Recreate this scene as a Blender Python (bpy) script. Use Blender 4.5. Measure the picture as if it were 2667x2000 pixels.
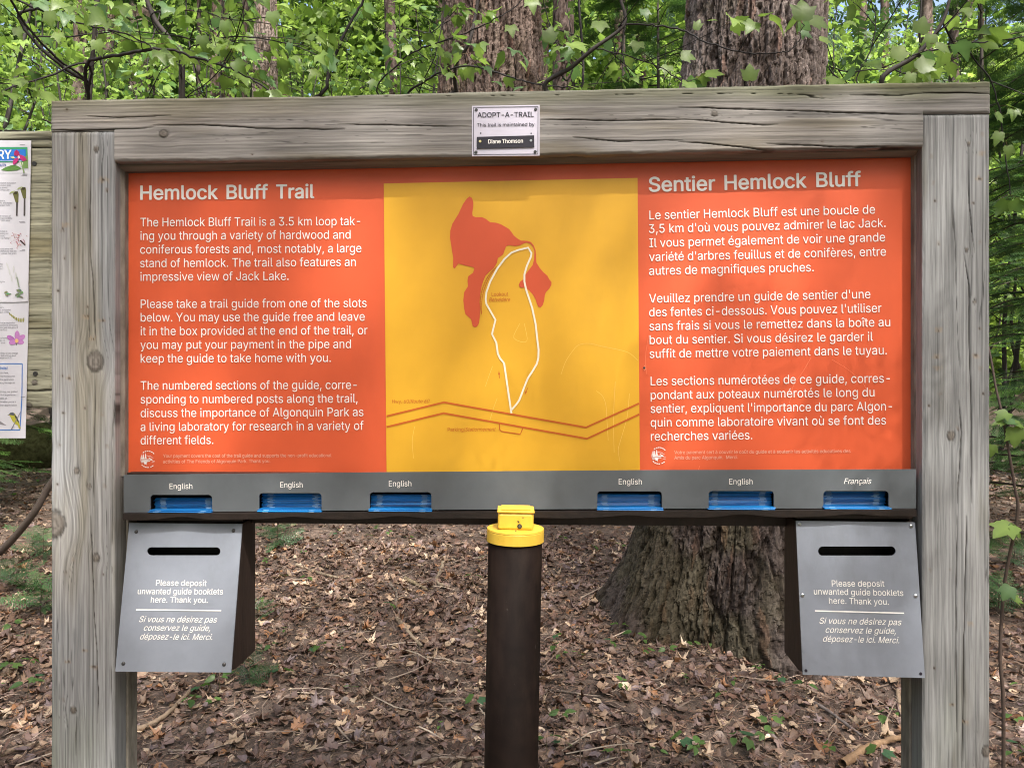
import bpy, bmesh, math, random, os
import numpy as np
from mathutils import Vector, Matrix
from mathutils.geometry import delaunay_2d_cdt

for o in list(bpy.data.objects):
    bpy.data.objects.remove(o)
SC = bpy.context.scene
COL = SC.collection
PI = math.pi
R = math.radians

# ------------------------------------------------------------------ camera, sky, sun, exposure
F = 1849.5                     # focal length in pixels of the 2667 x 2000 photograph
CX, CY = 1333.5, 1000.0
CAMZ = 1.5
cam_d = bpy.data.cameras.new('camera')
cam_d.sensor_width = 36.0
cam_d.lens = 36.0 * F / 2667.0
cam_d.clip_start = 0.05
cam_d.clip_end = 500.0
cam = bpy.data.objects.new('camera', cam_d)
cam.location = (0, 0, CAMZ)
cam.rotation_euler = (R(90), 0, 0)
COL.objects.link(cam)
SC.camera = cam

SUN_EL, SUN_AZ = R(57), R(24)            # behind the camera, to its right
SUNV = Vector((math.sin(SUN_AZ) * math.cos(SUN_EL), -math.cos(SUN_AZ) * math.cos(SUN_EL), math.sin(SUN_EL)))
W = bpy.data.worlds.new('World')
SC.world = W
W.use_nodes = True
nt = W.node_tree
sky = nt.nodes.new('ShaderNodeTexSky')
sky.sky_type = 'NISHITA'
sky.sun_disc = False
sky.sun_elevation = SUN_EL
sky.sun_rotation = math.atan2(SUNV.x, SUNV.y)
sky.air_density = 1.0
sky.dust_density = 5.5
sky.ozone_density = 0.6
bg = nt.nodes['Background']
bg.inputs['Strength'].default_value = 0.15
nt.links.new(sky.outputs[0], bg.inputs['Color'])

sl = bpy.data.lights.new('sun', 'SUN')
sl.energy = 2.9
sl.angle = R(0.53)
sl.color = (1.0, 0.97, 0.92)
sun = bpy.data.objects.new('sun', sl)
sun.rotation_euler = SUNV.to_track_quat('Z', 'Y').to_euler()
sun.location = (3, -6, 12)
COL.objects.link(sun)

SC.view_settings.view_transform = 'Standard'
SC.view_settings.look = 'None'
SC.view_settings.gamma = 1.0
SC.view_settings.use_curve_mapping = False
SC.view_settings.exposure = 1.45
SC.render.engine = 'CYCLES'
SC.cycles.max_bounces = 7
SC.cycles.diffuse_bounces = 4
SC.cycles.glossy_bounces = 2
SC.cycles.transmission_bounces = 4
SC.cycles.sample_clamp_indirect = 6.0
SC.cycles.use_denoising = True
SC.cycles.use_adaptive_sampling = False
SC.cycles.denoising_prefilter = 'NONE'
SC.cycles.filter_width = 1.05

# ------------------------------------------------------------------ numeric helpers
rng = np.random.RandomState(11)
random.seed(5)
RT = np.random.RandomState(7).rand(65536) * 2 - 1

def vn(x, y, z=0.0):
    """value noise, -1..1"""
    x, y, z = np.broadcast_arrays(np.asarray(x, float), np.asarray(y, float), np.asarray(z, float))
    xi, yi, zi = np.floor(x).astype(np.int64), np.floor(y).astype(np.int64), np.floor(z).astype(np.int64)
    fx, fy, fz = x - xi, y - yi, z - zi
    q = lambda t: t * t * t * (t * (t * 6 - 15) + 10)
    u, v, w = q(fx), q(fy), q(fz)
    h = lambda a, b, c: RT[((a * 73856093) ^ (b * 19349663) ^ (c * 83492791)) & 65535]
    l = lambda a, b, t: a + (b - a) * t
    return l(l(l(h(xi, yi, zi), h(xi + 1, yi, zi), u), l(h(xi, yi + 1, zi), h(xi + 1, yi + 1, zi), u), v),
             l(l(h(xi, yi, zi + 1), h(xi + 1, yi, zi + 1), u), l(h(xi, yi + 1, zi + 1), h(xi + 1, yi + 1, zi + 1), u), v), w)

def fbm(x, y, z=0.0, o=4):
    s, a, f, n = 0, 1.0, 1.0, 0
    for i in range(o):
        s = s + a * vn(np.asarray(x) * f + i * 17.3, np.asarray(y) * f + i * 5.1, np.asarray(z) * f + i * 9.7)
        n += a; a *= 0.5; f *= 2.03
    return s / n

def cells(x, y, seed=0.0):
    """cellular noise: distance to the cell border, random value of the cell"""
    xi, yi = np.floor(x).astype(np.int64), np.floor(y).astype(np.int64)
    sd = int(seed * 1000)
    f1 = np.full(x.shape, 9.0); f2 = np.full(x.shape, 9.0); cid = np.zeros(x.shape)
    for dx in (-1, 0, 1):
        for dy in (-1, 0, 1):
            a, b = xi + dx, yi + dy
            h = ((a * 73856093) ^ (b * 19349663) ^ (sd * 83492791))
            px = a + .5 + .46 * RT[h & 65535]; py = b + .5 + .46 * RT[(h >> 3 ^ 40503) & 65535]
            d = np.hypot(x - px, y - py)
            nearer = d < f1
            f2 = np.where(nearer, f1, np.minimum(f2, d))
            cid = np.where(nearer, RT[(h ^ 7919) & 65535] * .5 + .5, cid)
            f1 = np.where(nearer, d, f1)
    return f2 - f1, cid

def sstep(a, b, x):
    t = np.clip((x - a) / (b - a), 0, 1)
    return t * t * (3 - 2 * t)

def mixc(a, b, t):
    a, b = np.asarray(a, float), np.asarray(b, float)
    t = np.asarray(t)[..., None]
    return a + (b - a) * t

def ray(px, py):
    return np.array([(px - CX) / F, 1.0, -(py - CY) / F])

def W3(px, py, Z):                    # photo pixel at a real distance -> world point
    r = ray(px, py)
    return Vector((r[0] * Z, Z, CAMZ + r[2] * Z))

S22 = 2667 / 2212.0
def W22(px, py, Z):
    return W3(px * S22, py * S22, Z)

# ------------------------------------------------------------------ object helpers
def mesh_np(name, V, loops, starts, totals):
    m = bpy.data.meshes.new(name)
    V = np.ascontiguousarray(V, dtype=np.float32)
    m.vertices.add(len(V)); m.vertices.foreach_set('co', V.ravel())
    m.loops.add(len(loops)); m.loops.foreach_set('vertex_index', np.asarray(loops, np.int32))
    m.polygons.add(len(starts))
    m.polygons.foreach_set('loop_start', np.asarray(starts, np.int32))
    m.polygons.foreach_set('loop_total', np.asarray(totals, np.int32))
    m.update(calc_edges=True)
    return m

def mesh_faces(name, V, faces):
    tot = np.array([len(f) for f in faces], np.int32)
    st = np.concatenate([[0], np.cumsum(tot)[:-1]]) if len(tot) else np.zeros(0)
    lp = np.fromiter((i for f in faces for i in f), np.int32, int(tot.sum()))
    return mesh_np(name, V, lp, st, tot)

def set_col(m, C, name='Col'):
    a = m.color_attributes.new(name, 'FLOAT_COLOR', 'POINT')
    D = np.ones((len(m.vertices), 4), np.float32)
    D[:, :3] = np.clip(C, 0, 1)
    a.data.foreach_set('color', D.ravel())

def smooth(m, on=True):
    m.polygons.foreach_set('use_smooth', np.full(len(m.polygons), on))

def link(name, m, material, parent=None, loc=(0, 0, 0)):
    o = bpy.data.objects.new(name, m)
    if m is not None and material is not None and not m.materials:
        for k in (material if isinstance(material, (list, tuple)) else [material]):
            m.materials.append(k)
    COL.objects.link(o)
    o.location = loc
    if parent is not None:
        o.parent = parent
    return o

def tag(o, label=None, cat=None, group=None, kind=None):
    if label: o['label'] = label
    if cat: o['category'] = cat
    if group: o['group'] = group
    if kind: o['kind'] = kind
    return o

def thing(name, label, cat, loc=(0, 0, 0), rz=0.0, group=None):
    o = bpy.data.objects.new(name, None)
    o.empty_display_size = 0.1
    COL.objects.link(o)
    o.location = loc
    o.rotation_euler = (0, 0, rz)
    return tag(o, label, cat, group)

def copy_tree(o, parent=None, depth=0):
    c = o.copy()
    COL.objects.link(c)
    c.parent = parent
    if depth < 2:
        for ch in list(o.children):
            copy_tree(ch, c, depth + 1)
    return c

class MB:
    """collects polygons that become one mesh"""
    def __init__(s): s.v, s.f, s.mi, s.c = [], [], [], []
    def add(s, V, faces, mi=0, col=None):
        b = len(s.v)
        s.v.extend([tuple(p) for p in V])
        for f in faces:
            s.f.append([i + b for i in f]); s.mi.append(mi)
        s.c.extend([col or (1, 1, 1)] * len(V))
        return s
    def box(s, x0, x1, y0, y1, z0, z1, mi=0, col=None):
        V = [(x0, y0, z0), (x1, y0, z0), (x1, y1, z0), (x0, y1, z0), (x0, y0, z1), (x1, y0, z1), (x1, y1, z1), (x0, y1, z1)]
        return s.add(V, [(3, 2, 1, 0), (4, 5, 6, 7), (0, 1, 5, 4), (1, 2, 6, 5), (2, 3, 7, 6), (3, 0, 4, 7)], mi, col)
    def prism(s, poly, off, mi=0, col=None):
        """poly: list of 3-D points, off: extrusion vector"""
        n = len(poly)
        A = [Vector(p) for p in poly]; off = Vector(off)
        V = A + [p + off for p in A]
        fs = [tuple(range(n))[::-1], tuple(range(n, 2 * n))]
        fs += [(i, (i + 1) % n, n + (i + 1) % n, n + i) for i in range(n)]
        return s.add(V, fs, mi, col)
    def cyl(s, c, ax, r0, r1, h, n=20, mi=0, cap=True):
        ax = Vector(ax).normalized(); c = Vector(c)
        e = ax.orthogonal().normalized(); g = ax.cross(e)
        V = []
        for k, (r, t) in enumerate(((r0, 0), (r1, h))):
            for i in range(n):
                a = 2 * PI * i / n
                V.append(c + ax * t + (e * math.cos(a) + g * math.sin(a)) * r)
        fs = [(i, (i + 1) % n, n + (i + 1) % n, n + i) for i in range(n)]
        if cap: fs += [tuple(range(n))[::-1], tuple(range(n, 2 * n))]
        return s.add(V, fs, mi)
    def lathe(s, prof, n=48, mi=0):
        V, fs = [], []
        for r, z in prof:
            for i in range(n):
                a = 2 * PI * i / n
                V.append((r * math.cos(a), r * math.sin(a), z))
        for k in range(len(prof) - 1):
            for i in range(n):
                j = (i + 1) % n
                fs.append((k * n + i, k * n + j, (k + 1) * n + j, (k + 1) * n + i))
        fs.append(tuple(range(n))[::-1]); fs.append(tuple(range((len(prof) - 1) * n, len(prof) * n)))
        return s.add(V, fs, mi)
    def mesh(s, name, colors=False, sm=False):
        m = mesh_faces(name, np.array(s.v, float).reshape(-1, 3), s.f)
        if any(s.mi): m.polygons.foreach_set('material_index', np.array(s.mi, np.int32))
        if colors: set_col(m, np.array(s.c))
        smooth(m, sm)
        return m
    def build(s, name, material, parent=None, loc=(0, 0, 0), colors=False, sm=False, bevel=0):
        o = link(name, s.mesh(name, colors, sm), material, parent, loc)
        if bevel:
            b = o.modifiers.new('bevel', 'BEVEL'); b.width = bevel; b.segments = 2; b.limit_method = 'ANGLE'; b.angle_limit = R(40)
        return o

# ------------------------------------------------------------------ materials
MATS = {}
def nodes(name):
    m = bpy.data.materials.new(name)
    m.use_nodes = True
    t = m.node_tree
    p = t.nodes['Principled BSDF']
    MATS[name] = m
    return m, t, p

def tex_noise(t, scale, detail=4, vec='Object', stretch=None, rough=0.6):
    co = t.nodes.new('ShaderNodeTexCoord')
    n = t.nodes.new('ShaderNodeTexNoise')
    n.inputs['Scale'].default_value = scale
    n.inputs['Detail'].default_value = detail
    n.inputs['Roughness'].default_value = rough
    if stretch:
        mp = t.nodes.new('ShaderNodeMapping')
        mp.inputs['Scale'].default_value = stretch
        t.links.new(co.outputs[vec], mp.inputs['Vector'])
        t.links.new(mp.outputs[0], n.inputs['Vector'])
    else:
        t.links.new(co.outputs[vec], n.inputs['Vector'])
    return n

def ramp(t, src, stops):
    r = t.nodes.new('ShaderNodeValToRGB')
    e = r.color_ramp.elements
    while len(e) < len(stops): e.new(0.5)
    for k, (p, c) in enumerate(stops):
        e[k].position = p
        e[k].color = (c[0], c[1], c[2], 1)
    t.links.new(src, r.inputs[0])
    return r

def bump(t, p, src, strength, dist=0.002):
    b = t.nodes.new('ShaderNodeBump')
    b.inputs['Strength'].default_value = strength
    b.inputs['Distance'].default_value = dist
    t.links.new(src, b.inputs['Height'])
    t.links.new(b.outputs[0], p.inputs['Normal'])

def simple(name, col, rough=0.5, var=0.12, scale=25, bmp=0.0, spec=0.5, metal=0.0, stretch=None, bscale=None):
    m, t, p = nodes(name)
    n = tex_noise(t, scale, stretch=stretch)
    c = np.array(col)
    r = ramp(t, n.outputs['Fac'], [(0.3, c * (1 - var)), (0.7, np.clip(c * (1 + var), 0, 1))])
    t.links.new(r.outputs[0], p.inputs['Base Color'])
    p.inputs['Roughness'].default_value = rough
    p.inputs['Specular IOR Level'].default_value = spec
    p.inputs['Metallic'].default_value = metal
    if bmp:
        n2 = tex_noise(t, bscale or scale * 4, stretch=stretch)
        bump(t, p, n2.outputs['Fac'], bmp)
    return m

def attr_mat(name, rough=0.8, spec=0.3, var=0.25, scale=60, bmp=0.3, stretch=None, dist=0.002, detail=5):
    m, t, p = nodes(name)
    a = t.nodes.new('ShaderNodeAttribute'); a.attribute_name = 'Col'
    n = tex_noise(t, scale, detail, stretch=stretch)
    r = ramp(t, n.outputs['Fac'], [(0.36, (1 - var,) * 3), (0.56, (1.0,) * 3)] if stretch else [(0.25, (1 - var,) * 3), (0.75, (1.0,) * 3)])
    mx = t.nodes.new('ShaderNodeMix'); mx.data_type = 'RGBA'; mx.blend_type = 'MULTIPLY'
    mx.inputs[0].default_value = 1.0
    t.links.new(a.outputs['Color'], mx.inputs[6]); t.links.new(r.outputs[0], mx.inputs[7])
    t.links.new(mx.outputs[2], p.inputs['Base Color'])
    p.inputs['Roughness'].default_value = rough
    p.inputs['Specular IOR Level'].default_value = spec
    if bmp: bump(t, p, n.outputs['Fac'], bmp, dist)
    return m

def leaf_mat(name, trans=0.5, gloss=0.08, boost=(1.1, 1.15, 0.8), gr=0.38):
    m = bpy.data.materials.new(name); m.use_nodes = True
    t = m.node_tree; t.nodes.clear()
    out = t.nodes.new('ShaderNodeOutputMaterial')
    a = t.nodes.new('ShaderNodeAttribute'); a.attribute_name = 'Col'
    d = t.nodes.new('ShaderNodeBsdfDiffuse')
    tr = t.nodes.new('ShaderNodeBsdfTranslucent')
    g = t.nodes.new('ShaderNodeBsdfGlossy'); g.inputs['Roughness'].default_value = gr
    mul = t.nodes.new('ShaderNodeMix'); mul.data_type = 'RGBA'; mul.blend_type = 'MULTIPLY'; mul.inputs[0].default_value = 1
    mul.inputs[7].default_value = (*boost, 1); mul.clamp_result = False
    t.links.new(a.outputs['Color'], d.inputs['Color'])
    t.links.new(a.outputs['Color'], mul.inputs[6]); t.links.new(mul.outputs[2], tr.inputs['Color'])
    m1 = t.nodes.new('ShaderNodeMixShader'); m1.inputs[0].default_value = trans
    t.links.new(d.outputs[0], m1.inputs[1]); t.links.new(tr.outputs[0], m1.inputs[2])
    m2 = t.nodes.new('ShaderNodeMixShader'); m2.inputs[0].default_value = gloss
    t.links.new(m1.outputs[0], m2.inputs[1]); t.links.new(g.outputs[0], m2.inputs[2])
    t.links.new(m2.outputs[0], out.inputs['Surface'])
    MATS[name] = m
    return m

wood_h = attr_mat('weathered_wood_horizontal', 0.85, 0.15, 0.32, 260, 0.6, (0.03, 1, 1), 0.0014, 6)
wood_v = attr_mat('weathered_wood_vertical', 0.85, 0.15, 0.32, 260, 0.6, (1, 1, 0.03), 0.0014, 6)
wood_g = attr_mat('greenish_wood', 0.85, 0.2, 0.5, 200, 0.7, (0.05, 1, 1), 0.0015, 7)
trim_mat = simple('trim_wood', (0.17, 0.155, 0.13), 0.8, 0.4, 60, 0.4, 0.2, stretch=(0.25, 1, 0.25))
orange = simple('orange_paint', (0.565, 0.088, 0.030), 0.45, 0.06, 5, 0.05, 0.35)
yellow = simple('yellow_print', (0.63, 0.335, 0.022), 0.45, 0.06, 5, 0.04, 0.35)
lake_red = simple('red_print', (0.54, 0.082, 0.032), 0.45, 0.05, 6, 0, 0.3)
road_or = simple('brown_orange_print', (0.47, 0.105, 0.014), 0.5, 0.05, 10, 0, 0.3)
white_p = simple('white_print', (0.74, 0.71, 0.67), 0.5, 0.03, 10, 0, 0.3)
cream_p = simple('cream_print', (0.76, 0.69, 0.53), 0.5, 0.03, 10, 0, 0.3)
scr_p = simple('scratch_print', (0.78, 0.53, 0.14), 0.5, 0.1, 30, 0, 0.3)
scr_o = simple('scratch_pale', (0.80, 0.22, 0.11), 0.5, 0.1, 30, 0, 0.3)
grey_m = simple('grey_panel', (0.09, 0.099, 0.106), 0.42, 0.1, 14, 0.06, 0.5, bscale=220)
greyb_m = simple('grey_box_plate', (0.185, 0.20, 0.232), 0.36, 0.09, 12, 0.05, 0.5, bscale=220)
brown_m = simple('dark_brown_stain', (0.022, 0.013, 0.010), 0.5, 0.35, 40, 0.3, 0.4, stretch=(1, 1, 0.2))
shelf_m = simple('shelf_brown', (0.013, 0.008, 0.006), 0.42, 0.4, 50, 0.25, 0.5)
pipe_m = simple('brown_pipe', (0.009, 0.0052, 0.0038), 0.6, 0.3, 30, 0.06, 0.10, bscale=120)
plaque_m = simple('pale_plaque', (0.53, 0.50, 0.58), 0.45, 0.03, 15, 0, 0.4)
black_p = simple('black_print', (0.014, 0.011, 0.02), 0.4, 0.1, 20, 0, 0.4)
steel_m = simple('screw_steel', (0.45, 0.45, 0.46), 0.3, 0.1, 60, 0, 0.5, 1.0)
dark_m = simple('dark_screw', (0.035, 0.033, 0.032), 0.4, 0.2, 60, 0, 0.5)
brass_m = simple('brass_rivet', (0.75, 0.62, 0.30), 0.3, 0.1, 60, 0, 0.5, 0.8)
paper_m = simple('poster_paper', (0.56, 0.555, 0.60), 0.55, 0.03, 8, 0.1, 0.3, bscale=12)
blue_p = simple('blue_print', (0.025, 0.16, 0.52), 0.5, 0.05, 10, 0, 0.3)
green_p = simple('green_print', (0.05, 0.27, 0.13), 0.5, 0.05, 10, 0, 0.3)
navy_p = simple('navy_print', (0.03, 0.06, 0.30), 0.5, 0.05, 10, 0, 0.3)
grey_p = simple('grey_print', (0.10, 0.10, 0.12), 0.5, 0.05, 10, 0, 0.3)
art_p = attr_mat('poster_picture', 0.5, 0.3, 0.15, 300, 0)

def wear(m, scale, lo, hi, col, stretch=None, fac=.6):
    """scuffs and dirt of their own shape over a base colour"""
    t = m.node_tree; p = t.nodes['Principled BSDF']
    src = p.inputs['Base Color'].links[0].from_socket
    n = tex_noise(t, scale, 6, stretch=stretch, rough=.7)
    r = ramp(t, n.outputs['Fac'], [(lo, (0, 0, 0)), (hi, (fac,) * 3)])
    mx = t.nodes.new('ShaderNodeMix'); mx.data_type = 'RGBA'
    t.links.new(r.outputs[0], mx.inputs[0]); t.links.new(src, mx.inputs[6]); mx.inputs[7].default_value = (*col, 1)
    t.links.new(mx.outputs[2], p.inputs['Base Color'])
wear(pipe_m, 55, .66, .72, (.10, .085, .075), (1, 1, .35), .5)
wear(pipe_m, 7, .5, .8, (.045, .03, .022), (1, 1, .3), .6)
wear(grey_m, 9, .52, .8, (.075, .076, .07), (1, 1, .35), .5)
wear(greyb_m, 8, .52, .8, (.11, .115, .12), (1, 1, .4), .5)
wear(orange, 5, .52, .85, (.42, .07, .028), (1, 1, .3), .55)
wear(yellow, 5, .52, .85, (.50, .27, .026), (1, 1, .3), .5)
# yellow enamel with chips along worn patches
yel_m, t_, p_ = nodes('yellow_enamel')
n_ = tex_noise(t_, 60, 6)
r_ = ramp(t_, n_.outputs['Fac'], [(0.0, (0.05, 0.03, 0.015)), (0.30, (0.06, 0.035, 0.015)), (0.325, (0.76, 0.48, 0.05)), (1.0, (0.84, 0.57, 0.075))])
t_.links.new(r_.outputs[0], p_.inputs['Base Color'])
p_.inputs['Roughness'].default_value = 0.38
bump(t_, p_, n_.outputs['Fac'], 0.12)

bk_m, t_, p_ = nodes('booklet_paper')
a_ = t_.nodes.new('ShaderNodeObjectInfo')
r_ = ramp(t_, a_.outputs['Random'], [(0.0, (0.004, 0.075, 0.22)), (0.5, (0.007, 0.13, 0.37)), (1.0, (0.010, 0.20, 0.52))])
t_.links.new(r_.outputs[0], p_.inputs['Base Color'])
p_.inputs['Roughness'].default_value = 0.35
bkw_m = simple('booklet_staple', (0.22, 0.34, 0.48), 0.3, 0.1, 60, 0)

bark_m = attr_mat('hemlock_bark', 0.9, 0.12, 0.5, 85, 0.9, (1, 1, 0.35), 0.006, 8)
twig_m = attr_mat('twig_bark', 0.75, 0.3, 0.35, 60, 0.3, None, 0.002)
leafA = leaf_mat('maple_leaf', 0.52, 0.03)
leafB = leaf_mat('hemlock_needles', 0.25, 0.05)
litter_m = leaf_mat('dead_leaf', 0.12, 0.05, (1, .9, .7), 0.5)
needle_m = attr_mat('dead_needles', 0.9, 0.1, 0.2, 80, 0)
soil_m, t_, p_ = nodes('forest_soil')
n_ = tex_noise(t_, 14, 8, rough=0.75)
r_ = ramp(t_, n_.outputs['Fac'], [(0.3, (0.045, 0.030, 0.022)), (0.5, (0.11, 0.078, 0.06)), (0.72, (0.21, 0.155, 0.12))])
t_.links.new(r_.outputs[0], p_.inputs['Base Color'])
p_.inputs['Roughness'].default_value = 0.95
bump(t_, p_, n_.outputs['Fac'], 0.9, 0.02)
moss_m = simple('moss', (0.055, 0.058, 0.025), 0.95, 0.6, 18, 0.9, 0.1)

# ------------------------------------------------------------------ lettering (made first, while the scene is still small)
try:
    FONT = bpy.data.fonts.load(os.path.join(bpy.utils.system_resource('DATAFILES'), 'fonts', 'Inter.woff2'))
except Exception:
    FONT = None
_tc = bpy.data.curves.new('lettering', 'FONT')
if FONT: _tc.font = FONT
_tc.resolution_u = 3
_to = bpy.data.objects.new('lettering', _tc)
COL.objects.link(_to)
_tc.fill_mode = 'NONE'
def raw_text(s, bold=0.0, shear=0.0):
    """outlines of a line of lettering, filled by the non-zero winding rule"""
    _tc.body = s
    _tc.offset = bold
    _tc.shear = shear
    dg = bpy.context.evaluated_depsgraph_get()
    dg.update()
    m = bpy.data.meshes.new_from_object(_to.evaluated_get(dg))
    V = np.zeros(len(m.vertices) * 3); m.vertices.foreach_get('co', V); V = V.reshape(-1, 3)
    E = np.zeros(len(m.edges) * 2, np.int32); m.edges.foreach_get('vertices', E); E = E.reshape(-1, 2)
    bpy.data.meshes.remove(m)
    nxt = {}
    for a, b in E.tolist(): nxt.setdefault(a, []).append(b); nxt.setdefault(b, []).append(a)
    seen = set(); A, B = [], []; cuts = []
    for v in range(len(V)):                      # walk every contour in the order of its points
        if v in seen or v not in nxt: continue
        lp = [v]; seen.add(v); cur = v
        while True:
            c = [w for w in nxt[cur] if w not in seen]
            if not c: break
            cur = min(c) if len(lp) == 1 else c[0]
            lp.append(cur); seen.add(cur)
        A += lp; B += lp[1:] + lp[:1]
    A, B = np.array(A), np.array(B)
    r = delaunay_2d_cdt([Vector((p[0], p[1])) for p in V], list(zip(A.tolist(), B.tolist())), [], 0, 1e-6)
    V2 = np.array([(p.x, p.y, 0.0) for p in r[0]]); fs = r[2]
    F3 = np.array([f[:3] for f in fs])
    c = V2[F3].mean(1)
    a, b = V[A], V[B]
    wn = np.zeros(len(c))
    for k in range(0, len(c), 1500):
        x, y = c[k:k + 1500, 0][:, None], c[k:k + 1500, 1][:, None]
        cr = (b[:, 0] - a[:, 0]) * (y - a[:, 1]) - (x - a[:, 0]) * (b[:, 1] - a[:, 1])
        wn[k:k + 1500] = ((a[:, 1] <= y) & (b[:, 1] > y) & (cr > 0)).sum(1) - ((a[:, 1] > y) & (b[:, 1] <= y) & (cr < 0)).sum(1)
    return V2, [tuple(f) for f, w in zip(fs, wn) if w != 0]
_H, _ = raw_text('H')
CAP = _H[:, 1].max()

# ------------------------------------------------------------------ kiosk coordinates
KD, KT = 1.534, 0.03                              # distance of the front plane, tan(yaw)
KC, KS = 1 / math.sqrt(1 + KT * KT), KT / math.sqrt(1 + KT * KT)
KROT = -math.atan(KT)
KO = np.array([0, KD, 0.0]); KU = np.array([KC, -KS, 0]); KW = np.array([KS, KC, 0])
def to_local(P):
    q = np.asarray(P) - KO
    return np.array([q @ KU, q @ KW, q[2]])
def to_world(L):
    return Vector(KO + L[0] * KU + L[1] * KW + np.array([0, 0, L[2]]))
def K(px, py, d):                                 # photo pixel on the kiosk plane at depth d behind the front face
    r = ray(px, py)
    t = (d + KO @ KW) / (r @ KW)
    return to_local(np.array([0, 0, CAMZ]) + t * r)
CAML = to_local((0, 0, CAMZ))
def plane3(a, b, c):
    """local plane through three local points -> function pixel -> local point (off towards the viewer)"""
    a, b, c = map(np.asarray, (a, b, c))
    n = np.cross(b - a, c - a); n = n / np.linalg.norm(n)
    if n[1] > 0: n = -n
    def f(px, py, off=0.0):
        r = ray(px, py); rl = np.array([r @ KU, r @ KW, r[2]])
        p0 = a + n * off
        t = ((p0 - CAML) @ n) / (rl @ n)
        return CAML + t * rl
    f.n = n
    return f
def kplane(d):
    f = lambda px, py, off=0.0: K(px, py, d - off)
    f.n = np.array([0, -1.0, 0])
    return f

def text_on(mb, pl, s, x0, y0, x1, y1, cap, off=0.0012, bold=0.0, shear=0.0, mi=0):
    """lay one line of lettering between two photo points of a plane"""
    V, fs = raw_text(s, 0.0, shear)
    P0, P1 = pl(x0, y0, off), pl(x1, y1, off)
    ex = P1 - P0; wid = np.linalg.norm(ex); ex = ex / wid
    up = pl(x0, y0 - 10, off) - P0
    upl = np.linalg.norm(up) / 10
    n = pl.n
    ey = np.cross(n, ex)
    if ey[2] < 0: ey = -ey
    xmin, xmax = V[:, 0].min(), V[:, 0].max()
    sx = wid / (xmax - xmin); sy = cap * upl / CAP
    Q = P0 + np.outer((V[:, 0] - xmin) * sx, ex) + np.outer(V[:, 1] * sy, ey)
    mb.add(Q, fs, mi)
    if bold:                                   # heavier strokes: the same outline again, moved sideways in thin coats
        b = bold * cap * upl / CAP
        for k in range(8):
            a = k * PI / 4
            mb.add(Q + ex * b * math.cos(a) + ey * b * .8 * math.sin(a) + np.asarray(n) * (.00002 * (k + 1)), fs, mi)

def ribbon(mb, pl, pts, w, off=0.0012, mi=0, thick=None):
    P = [np.asarray(pl(x, y, off)) for x, y in pts]
    n = pl.n
    L, Rr = [], []
    for i in range(len(P)):
        d = P[min(i + 1, len(P) - 1)] - P[max(i - 1, 0)]
        d = d / (np.linalg.norm(d) + 1e-9)
        s = np.cross(d, n); s = s / np.linalg.norm(s)
        ww = w[i] if hasattr(w, '__len__') else w
        L.append(P[i] + s * ww / 2); Rr.append(P[i] - s * ww / 2)
    k = len(P)
    mb.add(L + Rr, [(i, i + 1, k + i + 1, k + i) for i in range(k - 1)], mi)

def catmull(pts, n=6):
    P = [np.asarray(p, float) for p in pts]
    if len(P) < 3: 
        return [P[0] + (P[-1] - P[0]) * t for t in np.linspace(0, 1, n + 1)]
    P = [2 * P[0] - P[1]] + P + [2 * P[-1] - P[-2]]
    out = []
    for i in range(1, len(P) - 2):
        a, b, c, d = P[i - 1], P[i], P[i + 1], P[i + 2]
        for k in range(n):
            t = k / n
            out.append(0.5 * (2 * b + (c - a) * t + (2 * a - 5 * b + 4 * c - d) * t * t + (3 * b - a - 3 * c + d) * t ** 3))
    out.append(P[-2])
    return out

def poly_on(mb, pl, pts, off=0.0012, mi=0, col=None, thick=0.0):
    V = [pl(x, y, off) for x, y in pts]
    if thick:
        mb.prism(V, -np.asarray(pl.n) * thick, mi, col)
    else:
        mb.add(V, [tuple(range(len(V)))], mi, col)

def crop(ox, oy, s):
    return lambda x, y: (ox + x * s, oy + y * s)

def plate(mb, pl, outer, holes, thick, mi=0):
    """flat sheet with holes, extruded away from the viewer"""
    bm = bmesh.new()
    n = Vector(pl.n)
    es = []
    loops = []
    for lp in [outer] + holes:
        vs = [bm.verts.new(Vector(pl(x, y))) for x, y in lp]
        loops.append(vs)
        for i in range(len(vs)): es.append(bm.edges.new((vs[i], vs[(i + 1) % len(vs)])))
    bmesh.ops.triangle_fill(bm, use_beauty=True, use_dissolve=False, edges=es, normal=n)
    bm.verts.index_update()
    V = [v.co.copy() for v in bm.verts]
    fs = [tuple(v.index for v in f.verts) for f in bm.faces]
    idx = [[v.index for v in lp] for lp in loops]
    bm.free()
    k = len(V)
    V2 = V + [v - n * thick for v in V]
    fs2 = fs + [tuple(i + k for i in f[::-1]) for f in fs]
    for lp in idx:
        for i in range(len(lp)):
            a, b = lp[i], lp[(i + 1) % len(lp)]
            fs2.append((a, b, b + k, a + k))
    mb.add(V2, fs2, mi)

def rounded(x0, y0, x1, y1, r, n=6):
    out = []
    for cx, cy, a0 in ((x1 - r, y0 + r, -90), (x1 - r, y1 - r, 0), (x0 + r, y1 - r, 90), (x0 + r, y0 + r, 180)):
        for i in range(n + 1):
            a = R(a0 + 90 * i / n)
            out.append((cx + r * math.cos(a), cy + r * math.sin(a)))
    return out

def kthing(name, label, cat, base, group=None):
    o = thing(name, label, cat, to_world(base), KROT, group)
    return o, (-base[0], -base[1], -base[2])

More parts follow.
